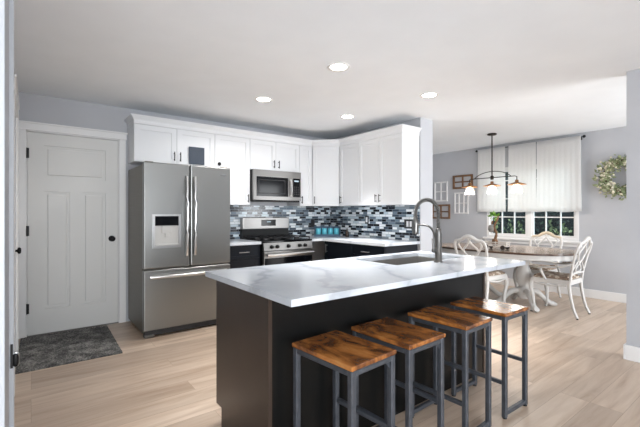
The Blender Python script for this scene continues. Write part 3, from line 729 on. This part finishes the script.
# sink
t = thing('kitchen_sink', 'undermount stainless steel sink set in the island top', 'sink', ((SX0+SX1)/2, (SY0+SY1)/2, 0.66))
m = MB(); d = 0.008; z0 = 0.655; zt = ET-0.0015
m.box(SX0-0.006, SX0+0.004, SY0-0.006, SY1+0.006, z0, zt); m.box(SX1-0.004, SX1+0.006, SY0-0.006, SY1+0.006, z0, zt)
m.box(SX0+0.004, SX1-0.004, SY0-0.006, SY0+0.004, z0, zt); m.box(SX0+0.004, SX1-0.004, SY1-0.004, SY1+0.006, z0, zt); m.box(SX0-0.006, SX1+0.006, SY0-0.006, SY1+0.006, z0-0.008, z0)
m.build('basin', 'sink_steel', t)
m = MB(); m.lathe([(0.055, z0+0.0005), (0.055, z0+0.004), (0.04, z0+0.003), (0, z0+0.001)], ((SX0+SX1)/2, SY1-0.12, 0), 20); m.build('drain', 'nickel', t)
# faucet
fx, fy_ = 2.285, 1.60
t = thing('kitchen_faucet', 'tall brushed nickel spring neck faucet behind the island sink', 'faucet', (fx, fy_, CT))
m = MB(); m.lathe([(0.031, CT+0.0005), (0.031, CT+0.006), (0.024, CT+0.012), (0.024, CT+0.20), (0.019, CT+0.215), (0.019, CT+0.235), (0.014, CT+0.24), (0, CT+0.24)], (fx, fy_, 0), 20); m.build('body', 'nickel', t)
R = 0.10; zc = CT+0.345
arc = [(fx, fy_, CT+0.235), (fx, fy_, CT+0.30)]+[(fx, fy_+R-R*math.cos(a), zc+R*math.sin(a)) for a in [PI*k/16 for k in range(17)]]+[(fx, fy_+2*R, zc-0.03)]
m = MB(); m.tube(arc, 0.009, 8, ref=(1, 0, 0)); hose = m.build('hose', 'oven_gasket', t)
# spring coil round the hose
cm = catmull(arc, 4); coil = []; turns = 46; N = turns*8; acc = [0]
for i in range(1, len(cm)): acc.append(acc[-1]+(cm[i]-cm[i-1]).length)
for k in range(N+1):
    s_ = acc[-1]*k/N; i = next((j for j in range(1, len(acc)) if acc[j] >= s_-1e-9), len(acc)-1)
    f = (s_-acc[i-1])/max(1e-9, acc[i]-acc[i-1]); p = cm[i-1].lerp(cm[i], f); tg = (cm[i]-cm[i-1]).normalized()
    a = Vector((1, 0, 0)); b = tg.cross(a); th = 2*PI*turns*k/N
    coil.append(p+a*0.0125*math.cos(th)+b*0.0125*math.sin(th))
m = MB(); m.tube(coil, 0.0032, 5, ref=(0.3, 0.2, 1)); m.build('spring', 'nickel', t)
yh = fy_+2*R
m = MB(); m.lathe([(0, zc-0.155), (0.022, zc-0.155), (0.024, zc-0.14), (0.024, zc-0.06), (0.016, zc-0.045), (0.013, zc-0.02), (0, zc-0.02)], (fx, yh, 0), 18); m.build('spray_head', 'nickel', t)
m = MB(); m.tube(catmull([(fx, fy_+0.018, CT+0.155), (fx, fy_+0.045, CT+0.22), (fx, fy_+0.09, CT+0.255), (fx, yh-0.02, CT+0.262)], 6), 0.0075, 8, ref=(1, 0, 0)); m.lathe([(0.028, CT+0.25), (0.028, CT+0.275)], (fx, yh, 0), 16); m.build('support_arm', 'nickel', t)
m = MB(); m.tube([(fx, fy_, CT+0.085), (fx-0.045, fy_+0.012, CT+0.085)], 0.016, 12); m.tube([(fx-0.042, fy_+0.011, CT+0.085), (fx-0.05, fy_+0.013, CT+0.17)], [0.007, 0.006], 8); m.build('lever', 'nickel', t)

# counter-top tray with teal canisters
tc_ = Vector((3.535, 4.42)); ta = math.radians(-38)
t = thing('canister_tray', 'blue-grey open tray holding four teal canisters on the corner counter', 'tray', (tc_.x, tc_.y, CT), ta); M = TM[t]
m = MB(M); m.box(-0.195, 0.195, -0.06, 0.06, 0.0005, 0.012, 0.001); m.box(-0.195, 0.195, 0.05, 0.06, 0.012, 0.15); m.box(-0.195, 0.195, -0.06, -0.05, 0.012, 0.035); m.box(-0.195, -0.185, -0.05, 0.05, 0.012, 0.15); m.box(0.185, 0.195, -0.05, 0.05, 0.012, 0.15)
m.build('box', 'tray_blue', t)
for k, lab in enumerate(('teal canister, leftmost of four in the corner tray', 'teal canister second from the left in the corner tray', 'teal canister second from the right in the corner tray', 'teal canister, rightmost of four in the corner tray')):
    p = M @ Vector((-0.135+0.09*k, -0.004, 0.013))
    c = thing('canister', lab, 'canister', p, ta, 'teal canisters in the corner tray')
    m = MB(); m.lathe([(0.034, p.z), (0.039, p.z+0.005), (0.039, p.z+0.10), (0.034, p.z+0.11), (0, p.z+0.11)], (p.x, p.y, 0), 18); m.build('jar', 'teal_glaze', c)
    m = MB(); m.lathe([(0.036, p.z+0.1105), (0.036, p.z+0.121), (0.008, p.z+0.124), (0.008, p.z+0.132), (0, p.z+0.133)], (p.x, p.y, 0), 18); m.build('lid', 'tray_blue', c)
bp_ = (3.70, 4.16)
t = thing('small_bottle', 'small dark brown bottle on the counter right of the canister tray', 'bottle', (*bp_, CT))
m = MB(); m.lathe([(0.026, CT+0.0005), (0.028, CT+0.006), (0.028, CT+0.07), (0.012, CT+0.09), (0.011, CT+0.105), (0, CT+0.105)], (*bp_, 0), 16); m.build('glass', 'bottle_brown', t)
m = MB(); m.lathe([(0.014, CT+0.1055), (0.014, CT+0.125), (0, CT+0.126)], (*bp_, 0), 14); m.build('cap', 'lid_grey', t)

# outlets / switches
def wplate(name, label, cat, P, rot, n, fm):
    t = thing(name, label, cat, P, rot); M = TM[t]; wd = 0.036+0.046*(n-1)
    m = MB(M); m.box(-wd, wd, -0.007, -0.0005, -0.06, 0.06, 0.002); m.build('plate', 'plate_dark', t)
    for k in range(n):
        x = (k-(n-1)/2)*0.052; m = MB(M); m.box(x-0.017, x+0.017, -0.011, -0.0072, -0.036, 0.036, 0.002); m.build('rocker' if cat == 'switch' else 'socket', fm, t)
wplate('wall_outlet', 'dark outlet plate on the tiled wall right of the range', 'outlet', (3.50, YW-0.008, 1.085), 0, 1, 'oven_gasket')
wplate('wall_outlet', 'dark framed outlet with white socket in the middle of the right tiled wall', 'outlet', (XR-0.008, 3.90, 1.145), -PI/2, 1, 'rocker_white')
wplate('light_switch', 'dark plate with two white rockers near the end of the tiled wall', 'switch', (XR-0.008, 3.13, 1.10), -PI/2, 2, 'rocker_white')

# ------------------------------------------------------------------ bar stools
def stool():
    t = thing('bar_stool', '', 'stool', (0, 0, 0), 0, 'rustic bar stools along the island')
    SH = 0.635; hx, hy = 0.145, 0.192; lw = 0.027
    m = MB(); m.box(-hx, hx, -hy, hy, SH-0.0205, SH, 0.005, 3); m.build('seat', 'rustic_wood', t)
    lx, ly = hx-0.018, hy-0.018
    for sx in (-1, 1):
        for sy in (-1, 1):
            m = MB(); m.bar((sx*lx, sy*ly, 0.006), (sx*lx, sy*ly, SH-0.021), lw); lg = m.build('leg', 'stool_metal', t)
            m = MB(); m.lathe([(0.013, 0), (0.013, 0.0058)], (sx*lx, sy*ly, 0), 12); m.build('foot_pad', 'black_plastic', lg)
            m = MB(); q = lw/2; px, py, z = sx*lx, sy*ly, SH-0.036-0.012
            m._add([(px-sx*q, py-0.002, z), (px-sx*(q+0.03), py-0.002, z), (px-sx*q, py-0.002, z-0.03), (px-sx*q, py+0.002, z), (px-sx*(q+0.03), py+0.002, z), (px-sx*q, py+0.002, z-0.03)], [(0, 1, 2), (5, 4, 3), (0, 3, 4, 1), (1, 4, 5, 2), (2, 5, 3, 0)])
            m.build('corner_bracket', 'stool_metal', t)
    for sy in (-1, 1):
        m = MB(); m.bar((-lx+lw/2, sy*ly, SH-0.034), (lx-lw/2, sy*ly, SH-0.034), 0.024); m.build('top_rail', 'stool_metal', t)
        m = MB(); m.bar((-lx+lw/2, sy*ly, 0.03), (lx-lw/2, sy*ly, 0.03), 0.024); m.build('bottom_rail', 'stool_metal', t)
    for sx, z in ((-1, 0.21), (1, 0.29)):
        m = MB(); m.bar((sx*lx, -ly+lw/2, SH-0.034), (sx*lx, ly-lw/2, SH-0.034), 0.024); m.build('top_rail', 'stool_metal', t)
        m = MB(); m.bar((sx*lx, -ly+lw/2, z), (sx*lx, ly-lw/2, z), 0.022); m.build('foot_rail', 'stool_metal', t)
    return t
st = stool()
for i, (x, y, a, lab) in enumerate(((1.120, 1.288, 4.5, 'rustic wood bar stool at the left end of the island, nearest the camera'), (1.497, 1.297, 1.5, 'rustic wood bar stool second from the left along the island'),
                            (1.962, 1.300, 2, 'rustic wood bar stool third from the left along the island'), (2.395, 1.292, -1, 'rustic wood bar stool at the far right end, its seat catching the window glare'))):
    o = st if i == 0 else copy_tree(st)
    o.location = (x, y, 0); o.rotation_euler = (0, 0, math.radians(a)); o['label'] = lab

# ------------------------------------------------------------------ rug
t = MB(); n = 60; k = 80
rx_, ry_ = 0.37, 0.50
vs = [(-rx_+2*rx_*i/n, -ry_+2*ry_*j/k, 0.010+rnd.uniform(-0.003, 0.004)) for j in range(k+1) for i in range(n+1)]
t._add(vs, [(j*(n+1)+i, j*(n+1)+i+1, (j+1)*(n+1)+i+1, (j+1)*(n+1)+i) for j in range(k) for i in range(n)])
t.box(-rx_, rx_, -ry_, ry_, 0.0005, 0.0065)
o = t.build('door_mat', 'rug_pile'); tag(o, 'dark grey mottled door mat on the floor before the back door', 'rug'); o.location = (0.280, 4.205, 0); o.rotation_euler = (0, 0, math.radians(-1))

# ------------------------------------------------------------------ recessed ceiling lights
for (x, y, lab) in ((2.0, 2.352, 'recessed ceiling light nearest the camera above the island'), (1.94, 3.50, 'recessed ceiling light in front of the refrigerator'),
                    (3.11, 3.49, 'recessed ceiling light in front of the corner cabinet'), (3.205, 2.352, 'recessed ceiling light nearest the dining area')):
    t = thing('recessed_light', lab, 'ceiling light', (x, y, CZ), 0, 'recessed ceiling lights')
    MB().lathe([(0.068, CZ-0.0005), (0.095, CZ-0.0005), (0.093, CZ-0.006), (0.07, CZ-0.004), (0.068, CZ-0.0005)], (x, y, 0), 28).build('trim_ring', 'trim_white', t)
    MB().lathe([(0.067, CZ-0.0005), (0.067, CZ-0.003), (0, CZ-0.003)], (x, y, 0), 28).build('lens', 'can_lens', t)
    l = bpy.data.lights.new('can_lamp', 'AREA'); l.shape = 'DISK'; l.size = 0.13; l.energy = CAN_POWER*(1.0 if lab.endswith('refrigerator') else 0.75 if lab.endswith('corner cabinet') else 0.8 if lab.endswith('dining area') else 1.05); l.spread = math.radians(150 if lab.endswith('refrigerator') else 50 if lab.endswith('corner cabinet') else 58 if lab.endswith('dining area') else 80); l.color = (1.0, 0.985, 0.965)
    lo = bpy.data.objects.new('can_lamp', l); COL.objects.link(lo); lo.parent = t; lo.location = (0, 0, -0.006)

# ------------------------------------------------------------------ pendant over the table
PX, PY = 5.508, 2.915
t = thing('pendant_light', 'dark bronze three-lamp linear pendant with copper shades above the dining table', 'pendant light', (PX, PY, CZ), 0)
MB().lathe([(0.065, CZ-0.0005), (0.065, CZ-0.018), (0.05, CZ-0.024), (0, CZ-0.024)], (PX, PY, 0), 24).build('canopy', 'bronze', t)
ZB = 1.775
m = MB(); m.tube([(PX, PY, CZ-0.024), (PX, PY, ZB)], 0.009, 10); m.lathe([(0.02, ZB-0.03), (0.024, ZB-0.02), (0.024, ZB+0.02), (0.012, ZB+0.03)], (PX, PY, 0), 14); m.build('stem', 'bronze', t)
H_ = 0.365
m = MB(); m.tube([(PX, PY-H_+0.03, ZB), (PX, PY+H_-0.03, ZB)], 0.007, 8); m.tube([(PX, PY+s_*(H_-0.03), ZB) for s_ in (-1,)]+[(PX, PY-H_, ZB-0.01), (PX, PY-H_, ZB-0.06)], 0.007, 8, ref=(1, 0, 0)); m.tube([(PX, PY+H_-0.03, ZB), (PX, PY+H_, ZB-0.01), (PX, PY+H_, ZB-0.06)], 0.007, 8, ref=(1, 0, 0)); m.build('crossbar', 'bronze', t)
m = MB(); m.tube(bez((PX, PY-H_+0.08, ZB), (PX, PY-0.16, ZB+0.125), (PX, PY+0.16, ZB+0.125), (PX, PY+H_-0.08, ZB), 16), 0.0055, 8, ref=(1, 0, 0)); m.build('arched_bar', 'bronze', t)
for dy in (-H_, 0, H_):
    y = PY+dy; z = ZB-0.06
    m = MB(); m.lathe([(0.0, z+0.005), (0.022, z+0.002), (0.024, z-0.03), (0.034, z-0.032), (0.122, z-0.062), (0.125, z-0.068), (0.117, z-0.067), (0.03, z-0.042), (0, z-0.04)], (PX, y, 0), 28); sh = m.build('shade', 'copper_shade', t)
    m = MB(); m.lathe([(0.033, z-0.052), (0.05, z-0.075), (0.066, z-0.13), (0.075, z-0.185), (0.073, z-0.185), (0.064, z-0.13), (0.048, z-0.076), (0.031, z-0.053)], (PX, y, 0), 28); m.build('glass_bell', 'seeded_glass', sh)
    m = MB(); m.lathe([(0, z-0.042), (0.013, z-0.045), (0.015, z-0.06), (0.03, z-0.095), (0.032, z-0.115), (0.022, z-0.138), (0, z-0.145)], (PX, y, 0), 18); m.build('bulb', 'bulb', sh)
    l = bpy.data.lights.new('bulb_lamp', 'POINT'); l.energy = 10.0; l.color = (1, 0.94, 0.87); l.shadow_soft_size = 0.035
    lo = bpy.data.objects.new('bulb_lamp', l); COL.objects.link(lo); lo.parent = t; lo.location = (0, dy, z-0.165-CZ)

# ------------------------------------------------------------------ wall frames and wreath
def wframe(label, y0, y1, z0, z1, cols, rows, fm, th):
    t = thing('window_frame_decor', label, 'picture frame', (XD-0.02, (y0+y1)/2, z0), 0)
    m = MB(); a, b = XD-0.028, XD-0.001
    m.box(a, b, y0, y0+th, z0, z1, 0.002); m.box(a, b, y1-th, y1, z0, z1, 0.002); m.box(a, b, y0+th, y1-th, z0, z0+th, 0.002); m.box(a, b, y0+th, y1-th, z1-th, z1, 0.002)
    for k in range(1, cols):
        y = y0+(y1-y0)*k/cols; m.box(a+0.004, b, y-th*0.35, y+th*0.35, z0+th, z1-th)
    for k in range(1, rows):
        z = z0+(z1-z0)*k/rows; m.box(a+0.005, b, y0+th, y1-th, z-th*0.35, z+th*0.35)
    m.build('frame', fm, t)
wframe('upper brown four-pane frame on the wall beside the curtain', 3.80, 4.21, 1.705, 1.965, 2, 2, 'frame_brown', 0.034)
wframe('upper left white frame beside the end of the kitchen wall', 4.33, 4.635, 1.475, 1.868, 2, 2, 'frame_white', 0.026)
wframe('lower brown four-pane frame behind the faucet neck', 4.275, 4.69, 1.13, 1.415, 2, 2, 'frame_brown', 0.034)
wframe('white frame below the upper brown frame, nearest the curtain', 3.885, 4.18, 1.23, 1.635, 3, 2, 'frame_white', 0.024)

wy, wz = 1.56, 1.745
t = thing('wreath', 'round wreath of cream blossoms and sage leaves on the dining wall', 'wreath', (XD-0.05, wy, wz-0.3))
m = MB(); m.tube([(XD-0.045, wy+0.21*math.cos(a), wz+0.21*math.sin(a)) for a in [2*PI*k/40 for k in range(41)]], 0.03, 8, ref=(1, 0, 0)); m.build('twig_ring', 'twig', t)
rr = random.Random(11); ml = MB(); mf = MB()
for k in range(620):
    a = rr.uniform(0, 2*PI); r_ = 0.21+rr.gauss(0, 0.045)
    q = Vector((XD-0.045-abs(rr.gauss(0.02, 0.025)), wy+r_*math.cos(a), wz+r_*math.sin(a)))
    rad = Vector((0, math.cos(a), math.sin(a))); tan = Vector((0, -math.sin(a), math.cos(a)))
    d = (rad*rr.uniform(-0.5, 1.0)+tan*rr.uniform(-0.4, 0.9)+Vector((-1, 0, 0))*rr.uniform(0.0, 0.7)).normalized()
    s_ = d.cross(Vector((-1, rr.uniform(-.5, .5), rr.uniform(-.5, .5)))).normalized(); Lf = rr.uniform(0.035, 0.085); W = Lf*0.22; nn = d.cross(s_)
    if q.x+d.x*Lf > XD-0.004: continue
    ml._add([q, q+d*Lf*0.5+s_*W+nn*W*0.5, q+d*Lf, q+d*Lf*0.5-s_*W+nn*W*0.5], [(0, 1, 2), (0, 2, 3)])
for k in range(250):
    a = rr.uniform(0, 2*PI); r_ = 0.22+rr.gauss(0, 0.045)
    q = (XD-0.055-abs(rr.gauss(0.02, 0.02)), wy+r_*math.cos(a), wz+r_*math.sin(a)); mf.sphere(q, rr.uniform(0.008, 0.021), 6, 4, (0.7, 1, 1))
ml.build('leaves', 'wreath_leaf', t); mf.build('blossoms', 'wreath_flower', t)

# ------------------------------------------------------------------ dining table
TX, TY = 5.25, 2.66; TA, TB = 0.58, 0.95; TH = 0.755
def sup(a, b, n=64, e=2.5):
    out = []
    for k in range(n):
        th = 2*PI*k/n; c, s_ = math.cos(th), math.sin(th)
        out.append((TX+a*math.copysign(abs(c)**(2/e), c), TY+b*math.copysign(abs(s_)**(2/e), s_)))
    return out
t = thing('dining_table', 'oval dining table with dark wood top and white pedestals', 'table', (TX, TY, 0))
m = MB(); m.prism(sup(TA, TB), TH-0.025, TH-0.004); tt = m.build('tabletop', 'table_edge', t)
m = MB(); m.prism(sup(TA-0.006, TB-0.006), TH-0.0039, TH); m.build('top_surface', 'table_wood_glare', tt)
m = MB(); m.prism(sup(TA-0.035, TB-0.035), TH-0.075, TH-0.0255); m.prism(sup(TA-0.027, TB-0.027), TH-0.085, TH-0.075); m.build('apron', 'chair_white', t)
for y in (TY-0.32, TY+0.38):
    m = MB(); m.lathe([(0.10, TH-0.086), (0.10, TH-0.13), (0.07, TH-0.15), (0.06, TH-0.20), (0.085, TH-0.28), (0.10, TH-0.36), (0.095, TH-0.43), (0.06, TH-0.49), (0.07, TH-0.51), (0.085, TH-0.52), (0.085, TH-0.63), (0.05, TH-0.66)], (TX, y, 0), 24)
    m.build('pedestal', 'chair_white', t)
    for k in range(4):
        a = PI/4+k*PI/2; c, s_ = math.cos(a), math.sin(a)
        pts = catmull([(TX+r_*c, y+r_*s_, z) for r_, z in ((0.07, 0.20), (0.16, 0.19), (0.25, 0.11), (0.33, 0.045), (0.38, 0.035), (0.40, 0.05))], 5)
        m = MB(); m.tube(pts, [0.038]*8+[0.034]*(len(pts)-8), 10); m.build('foot', 'chair_white', t)

# ------------------------------------------------------------------ dining chairs (local: faces +y)
def chair(arms):
    t = thing('dining_chair', '', 'chair', (0, 0, 0), 0, 'white carved dining chairs')
    SZ = 0.44
    def bx(x, h):   # back plane: height h above seat -> y
        return -0.205-0.05*(h/0.5)-0.075*(h/0.5)**2
    for sx in (-1, 1):                                           # front cabriole legs
        m = MB(); pts = catmull([(sx*0.205, 0.20, SZ-0.02), (sx*0.222, 0.222, SZ-0.12), (sx*0.208, 0.205, 0.20), (sx*0.20, 0.198, 0.08), (sx*0.212, 0.215, 0.022), (sx*0.214, 0.218, 0.012)], 5)
        k = len(pts); m.tube(pts, [0.030-0.016*min(1, i/(k*0.72)) if i < k-5 else 0.014+0.006*(i-k+5)/5 for i in range(k)], 10, ref=(0, 1, 0))
        lg = m.build('leg', 'chair_white', t)
        MB().lathe([(0.014, 0), (0.014, 0.011)], (sx*0.214, 0.218, 0), 10).build('foot_pad', 'wheel_dark', lg)
        m = MB(); pts = catmull([(sx*0.185, -0.19, SZ), (sx*0.188, -0.20, 0.30), (sx*0.192, -0.235, 0.12), (sx*0.198, -0.28, 0.012)], 6)
        m.tube(pts, [0.020-0.005*i/len(pts) for i in range(len(pts))], 8, ref=(0, 1, 0)); lg = m.build('leg', 'chair_white', t)
        MB().lathe([(0.012, 0), (0.012, 0.011)], (sx*0.198, -0.28, 0), 10).build('foot_pad', 'wheel_dark', lg)
    m = MB()                                                     # seat rails with scalloped apron
    m.prism([(-0.205, -0.205), (0.205, -0.205), (0.235, 0.205), (0.16, 0.235), (-0.16, 0.235), (-0.235, 0.205)], SZ-0.055, SZ)
    for sx in (-1, 1):
        m.tube(catmull([(sx*0.22, 0.19, SZ-0.06), (sx*0.14, 0.215, SZ-0.062), (sx*0.07, 0.222, SZ-0.075), (0, 0.225, SZ-0.088)], 5), 0.013, 8)
        m.tube(catmull([(sx*0.225, 0.17, SZ-0.06), (sx*0.215, 0.02, SZ-0.08), (sx*0.20, -0.17, SZ-0.06)], 5), 0.012, 8)
    m.build('seat_frame', 'chair_white', t)
    m = MB(); m.prism([(-0.19, -0.185), (0.19, -0.185), (0.215, 0.19), (0.15, 0.215), (-0.15, 0.215), (-0.215, 0.19)], SZ+0.0005, SZ+0.022); m.prism([(-0.17, -0.165), (0.17, -0.165), (0.195, 0.17), (0.14, 0.195), (-0.14, 0.195), (-0.195, 0.17)], SZ+0.022, SZ+0.036)
    m.build('seat_cushion', 'seat_fabric', t)
    def P(x, h): return (x, bx(x, h), SZ+h)
    m = MB()
    for sx in (-1, 1):
        m.tube(catmull([P(sx*0.186, -0.03), P(sx*0.192, 0.10), P(sx*0.208, 0.26), P(sx*0.215, 0.37), P(sx*0.20, 0.43)], 6), [0.017]*25, 8, 0.8, ref=(0, 1, 0))
    m.tube(catmull([P(-0.188, 0.07), P(0, 0.085), P(0.188, 0.07)], 6), 0.015, 8, ref=(0, 1, 0))
    m.build('back_frame', 'chair_white', t)
    m = MB(); m.tube(catmull([P(-0.208, 0.40), P(-0.19, 0.44), P(-0.11, 0.455), P(-0.05, 0.49), P(0, 0.502), P(0.05, 0.49), P(0.11, 0.455), P(0.19, 0.44), P(0.208, 0.40)], 5), [0.016+0.010*math.sin(PI*i/40)**2 for i in range(41)], 8, 0.7, ref=(0, 1, 0))
    m.build('crest_rail', 'chair_white', t)
    m = MB()                                                     # interlaced ribbon splat
    for sx in (-1, 1):
        m.tube(catmull([P(sx*0.045, 0.075), P(sx*0.075, 0.14), P(-sx*0.055, 0.235), P(-sx*0.10, 0.32), P(-sx*0.03, 0.40), P(sx*0.02, 0.475)], 7), 0.0125, 8, 0.75, ref=(0, 1, 0))
        m.tube(catmull([P(sx*0.19, 0.11), P(sx*0.12, 0.17), P(sx*0.055, 0.235), P(sx*0.13, 0.33), P(sx*0.16, 0.40), P(sx*0.10, 0.455)], 7), 0.011, 8, 0.75, ref=(0, 1, 0))
    m.build('splat', 'chair_white', t)
    if arms:
        for sx in (-1, 1):
            m = MB(); m.tube(catmull([P(sx*0.207, 0.20), (sx*0.235, -0.10, SZ+0.158), (sx*0.25, 0.06, SZ+0.14), (sx*0.24, 0.13, SZ+0.12)], 6), [0.016]*19, 8, 0.8)
            m.tube(catmull([(sx*0.243, 0.10, SZ+0.125), (sx*0.25, 0.085, SZ+0.075), (sx*0.225, 0.05, SZ-0.01)], 6), 0.014, 8, ref=(0, 1, 0)); ar = m.build('arm', 'chair_white', t)
            m = MB(); m.tube([(sx*0.24, -0.07, SZ+0.172), (sx*0.249, 0.03, SZ+0.160)], 0.013, 8, 0.5); m.build('arm_pad', 'seat_fabric', ar)
    return t
ch = chair(False)
def put(o, x, y, a, lab):
    o.location = (x, y, 0); o.rotation_euler = (0, 0, math.radians(a)); o['label'] = lab
put(ch, 4.76, 2.66, -90, 'white carved dining chair on the near side of the table, back toward the island')
cb_ = copy_tree(ch)
put(cb_, 5.86, 2.42, 90, 'white carved dining chair with reflected light tinted into its crest, on the window side of the table')
for o in cb_.children:
    if o.name.startswith('crest_rail'):
        o.data = o.data.copy(); o.data.materials[0] = MATS['crest_reflection_tan']; o['label'] = 'crest rail tinted tan for reflected light'
ca = chair(True)
put(ca, 5.235, 1.925, 0, 'white carved dining armchair at the right end of the dining table')

# ------------------------------------------------------------------ table centrepiece
bx_, by_ = 4.97, 2.565
t = thing('decorative_cart', 'small whitewashed toy wagon with dark wheels on the dining table', 'decoration', (bx_, by_, TH), math.radians(92)); M = TM[t]
m = MB(M); m.box(-0.15, 0.15, -0.06, 0.06, 0.04, 0.05); 
for y in (-0.06, 0.052):
    for z in (0.06, 0.085): m.box(-0.15, 0.15, y, y+0.008, z, z+0.014)
for x in (-0.15, 0.142):
    for z in (0.06, 0.085): m.box(x, x+0.008, -0.052, 0.052, z, z+0.014)
for x in (-0.15, -0.01, 0.14):
    for y in (-0.052, 0.044): m.box(x, x+0.01, y, y+0.008, 0.05, 0.105)
m.tube([(0.15, 0, 0.045), (0.19, 0, 0.07), (0.22, 0, 0.13)], 0.005)
m.build('wagon_bed', 'cart_white', t)
for x in (-0.11, 0.11):
    for y in (-0.075, 0.065):
        m = MB(M); m.lathe([(0.030, y), (0.030, y+0.010)], (x, 0, 0.0305), 16, 'y'); m.build('wheel', 'wheel_dark', t)
vx, vy = M @ Vector((0.03, 0, 0)).to_4d() if False else (bx_, by_+0.02), None
vx, vy = bx_-0.01, by_+0.02; vz = TH+0.0505
t = thing('potted_plant', 'tall brown twisted stem with bright green leaves standing in the toy wagon', 'plant', (vx, vy, vz))
m = MB(); m.lathe([(0.032, vz), (0.040, vz+0.02), (0.036, vz+0.07), (0.030, vz+0.085), (0, vz+0.08)], (vx, vy, 0), 16); m.build('pot', 'driftwood', t)
m = MB(); m.tube(catmull([(vx, vy, vz+0.075), (vx+0.01, vy-0.015, vz+0.16), (vx, vy+0.01, vz+0.25), (vx, vy-0.03, vz+0.34), (vx, vy-0.05, vz+0.40)], 5), [0.020-0.0006*i for i in range(21)], 8); m.tube(catmull([(vx, vy, vz+0.2), (vx, vy+0.04, vz+0.27), (vx, vy+0.03, vz+0.33)], 4), 0.012, 6); m.build('stem', 'driftwood', t)
m = MB(); leaves(m, (vx, vy+0.015, vz+0.385), (0.035, 0.045, 0.045), 34, 0.06, random.Random(5), 0.1); m.build('leaves', 'leaf_fresh', t)
m = MB(); m.lathe([(0.0, vz+0.17), (0.03, vz+0.18), (0.045, vz+0.215), (0.04, vz+0.26), (0.025, vz+0.275), (0, vz+0.27)], (vx+0.005, vy+0.05, 0), 14); m.build('hanging_pot', 'grey_pot', t)
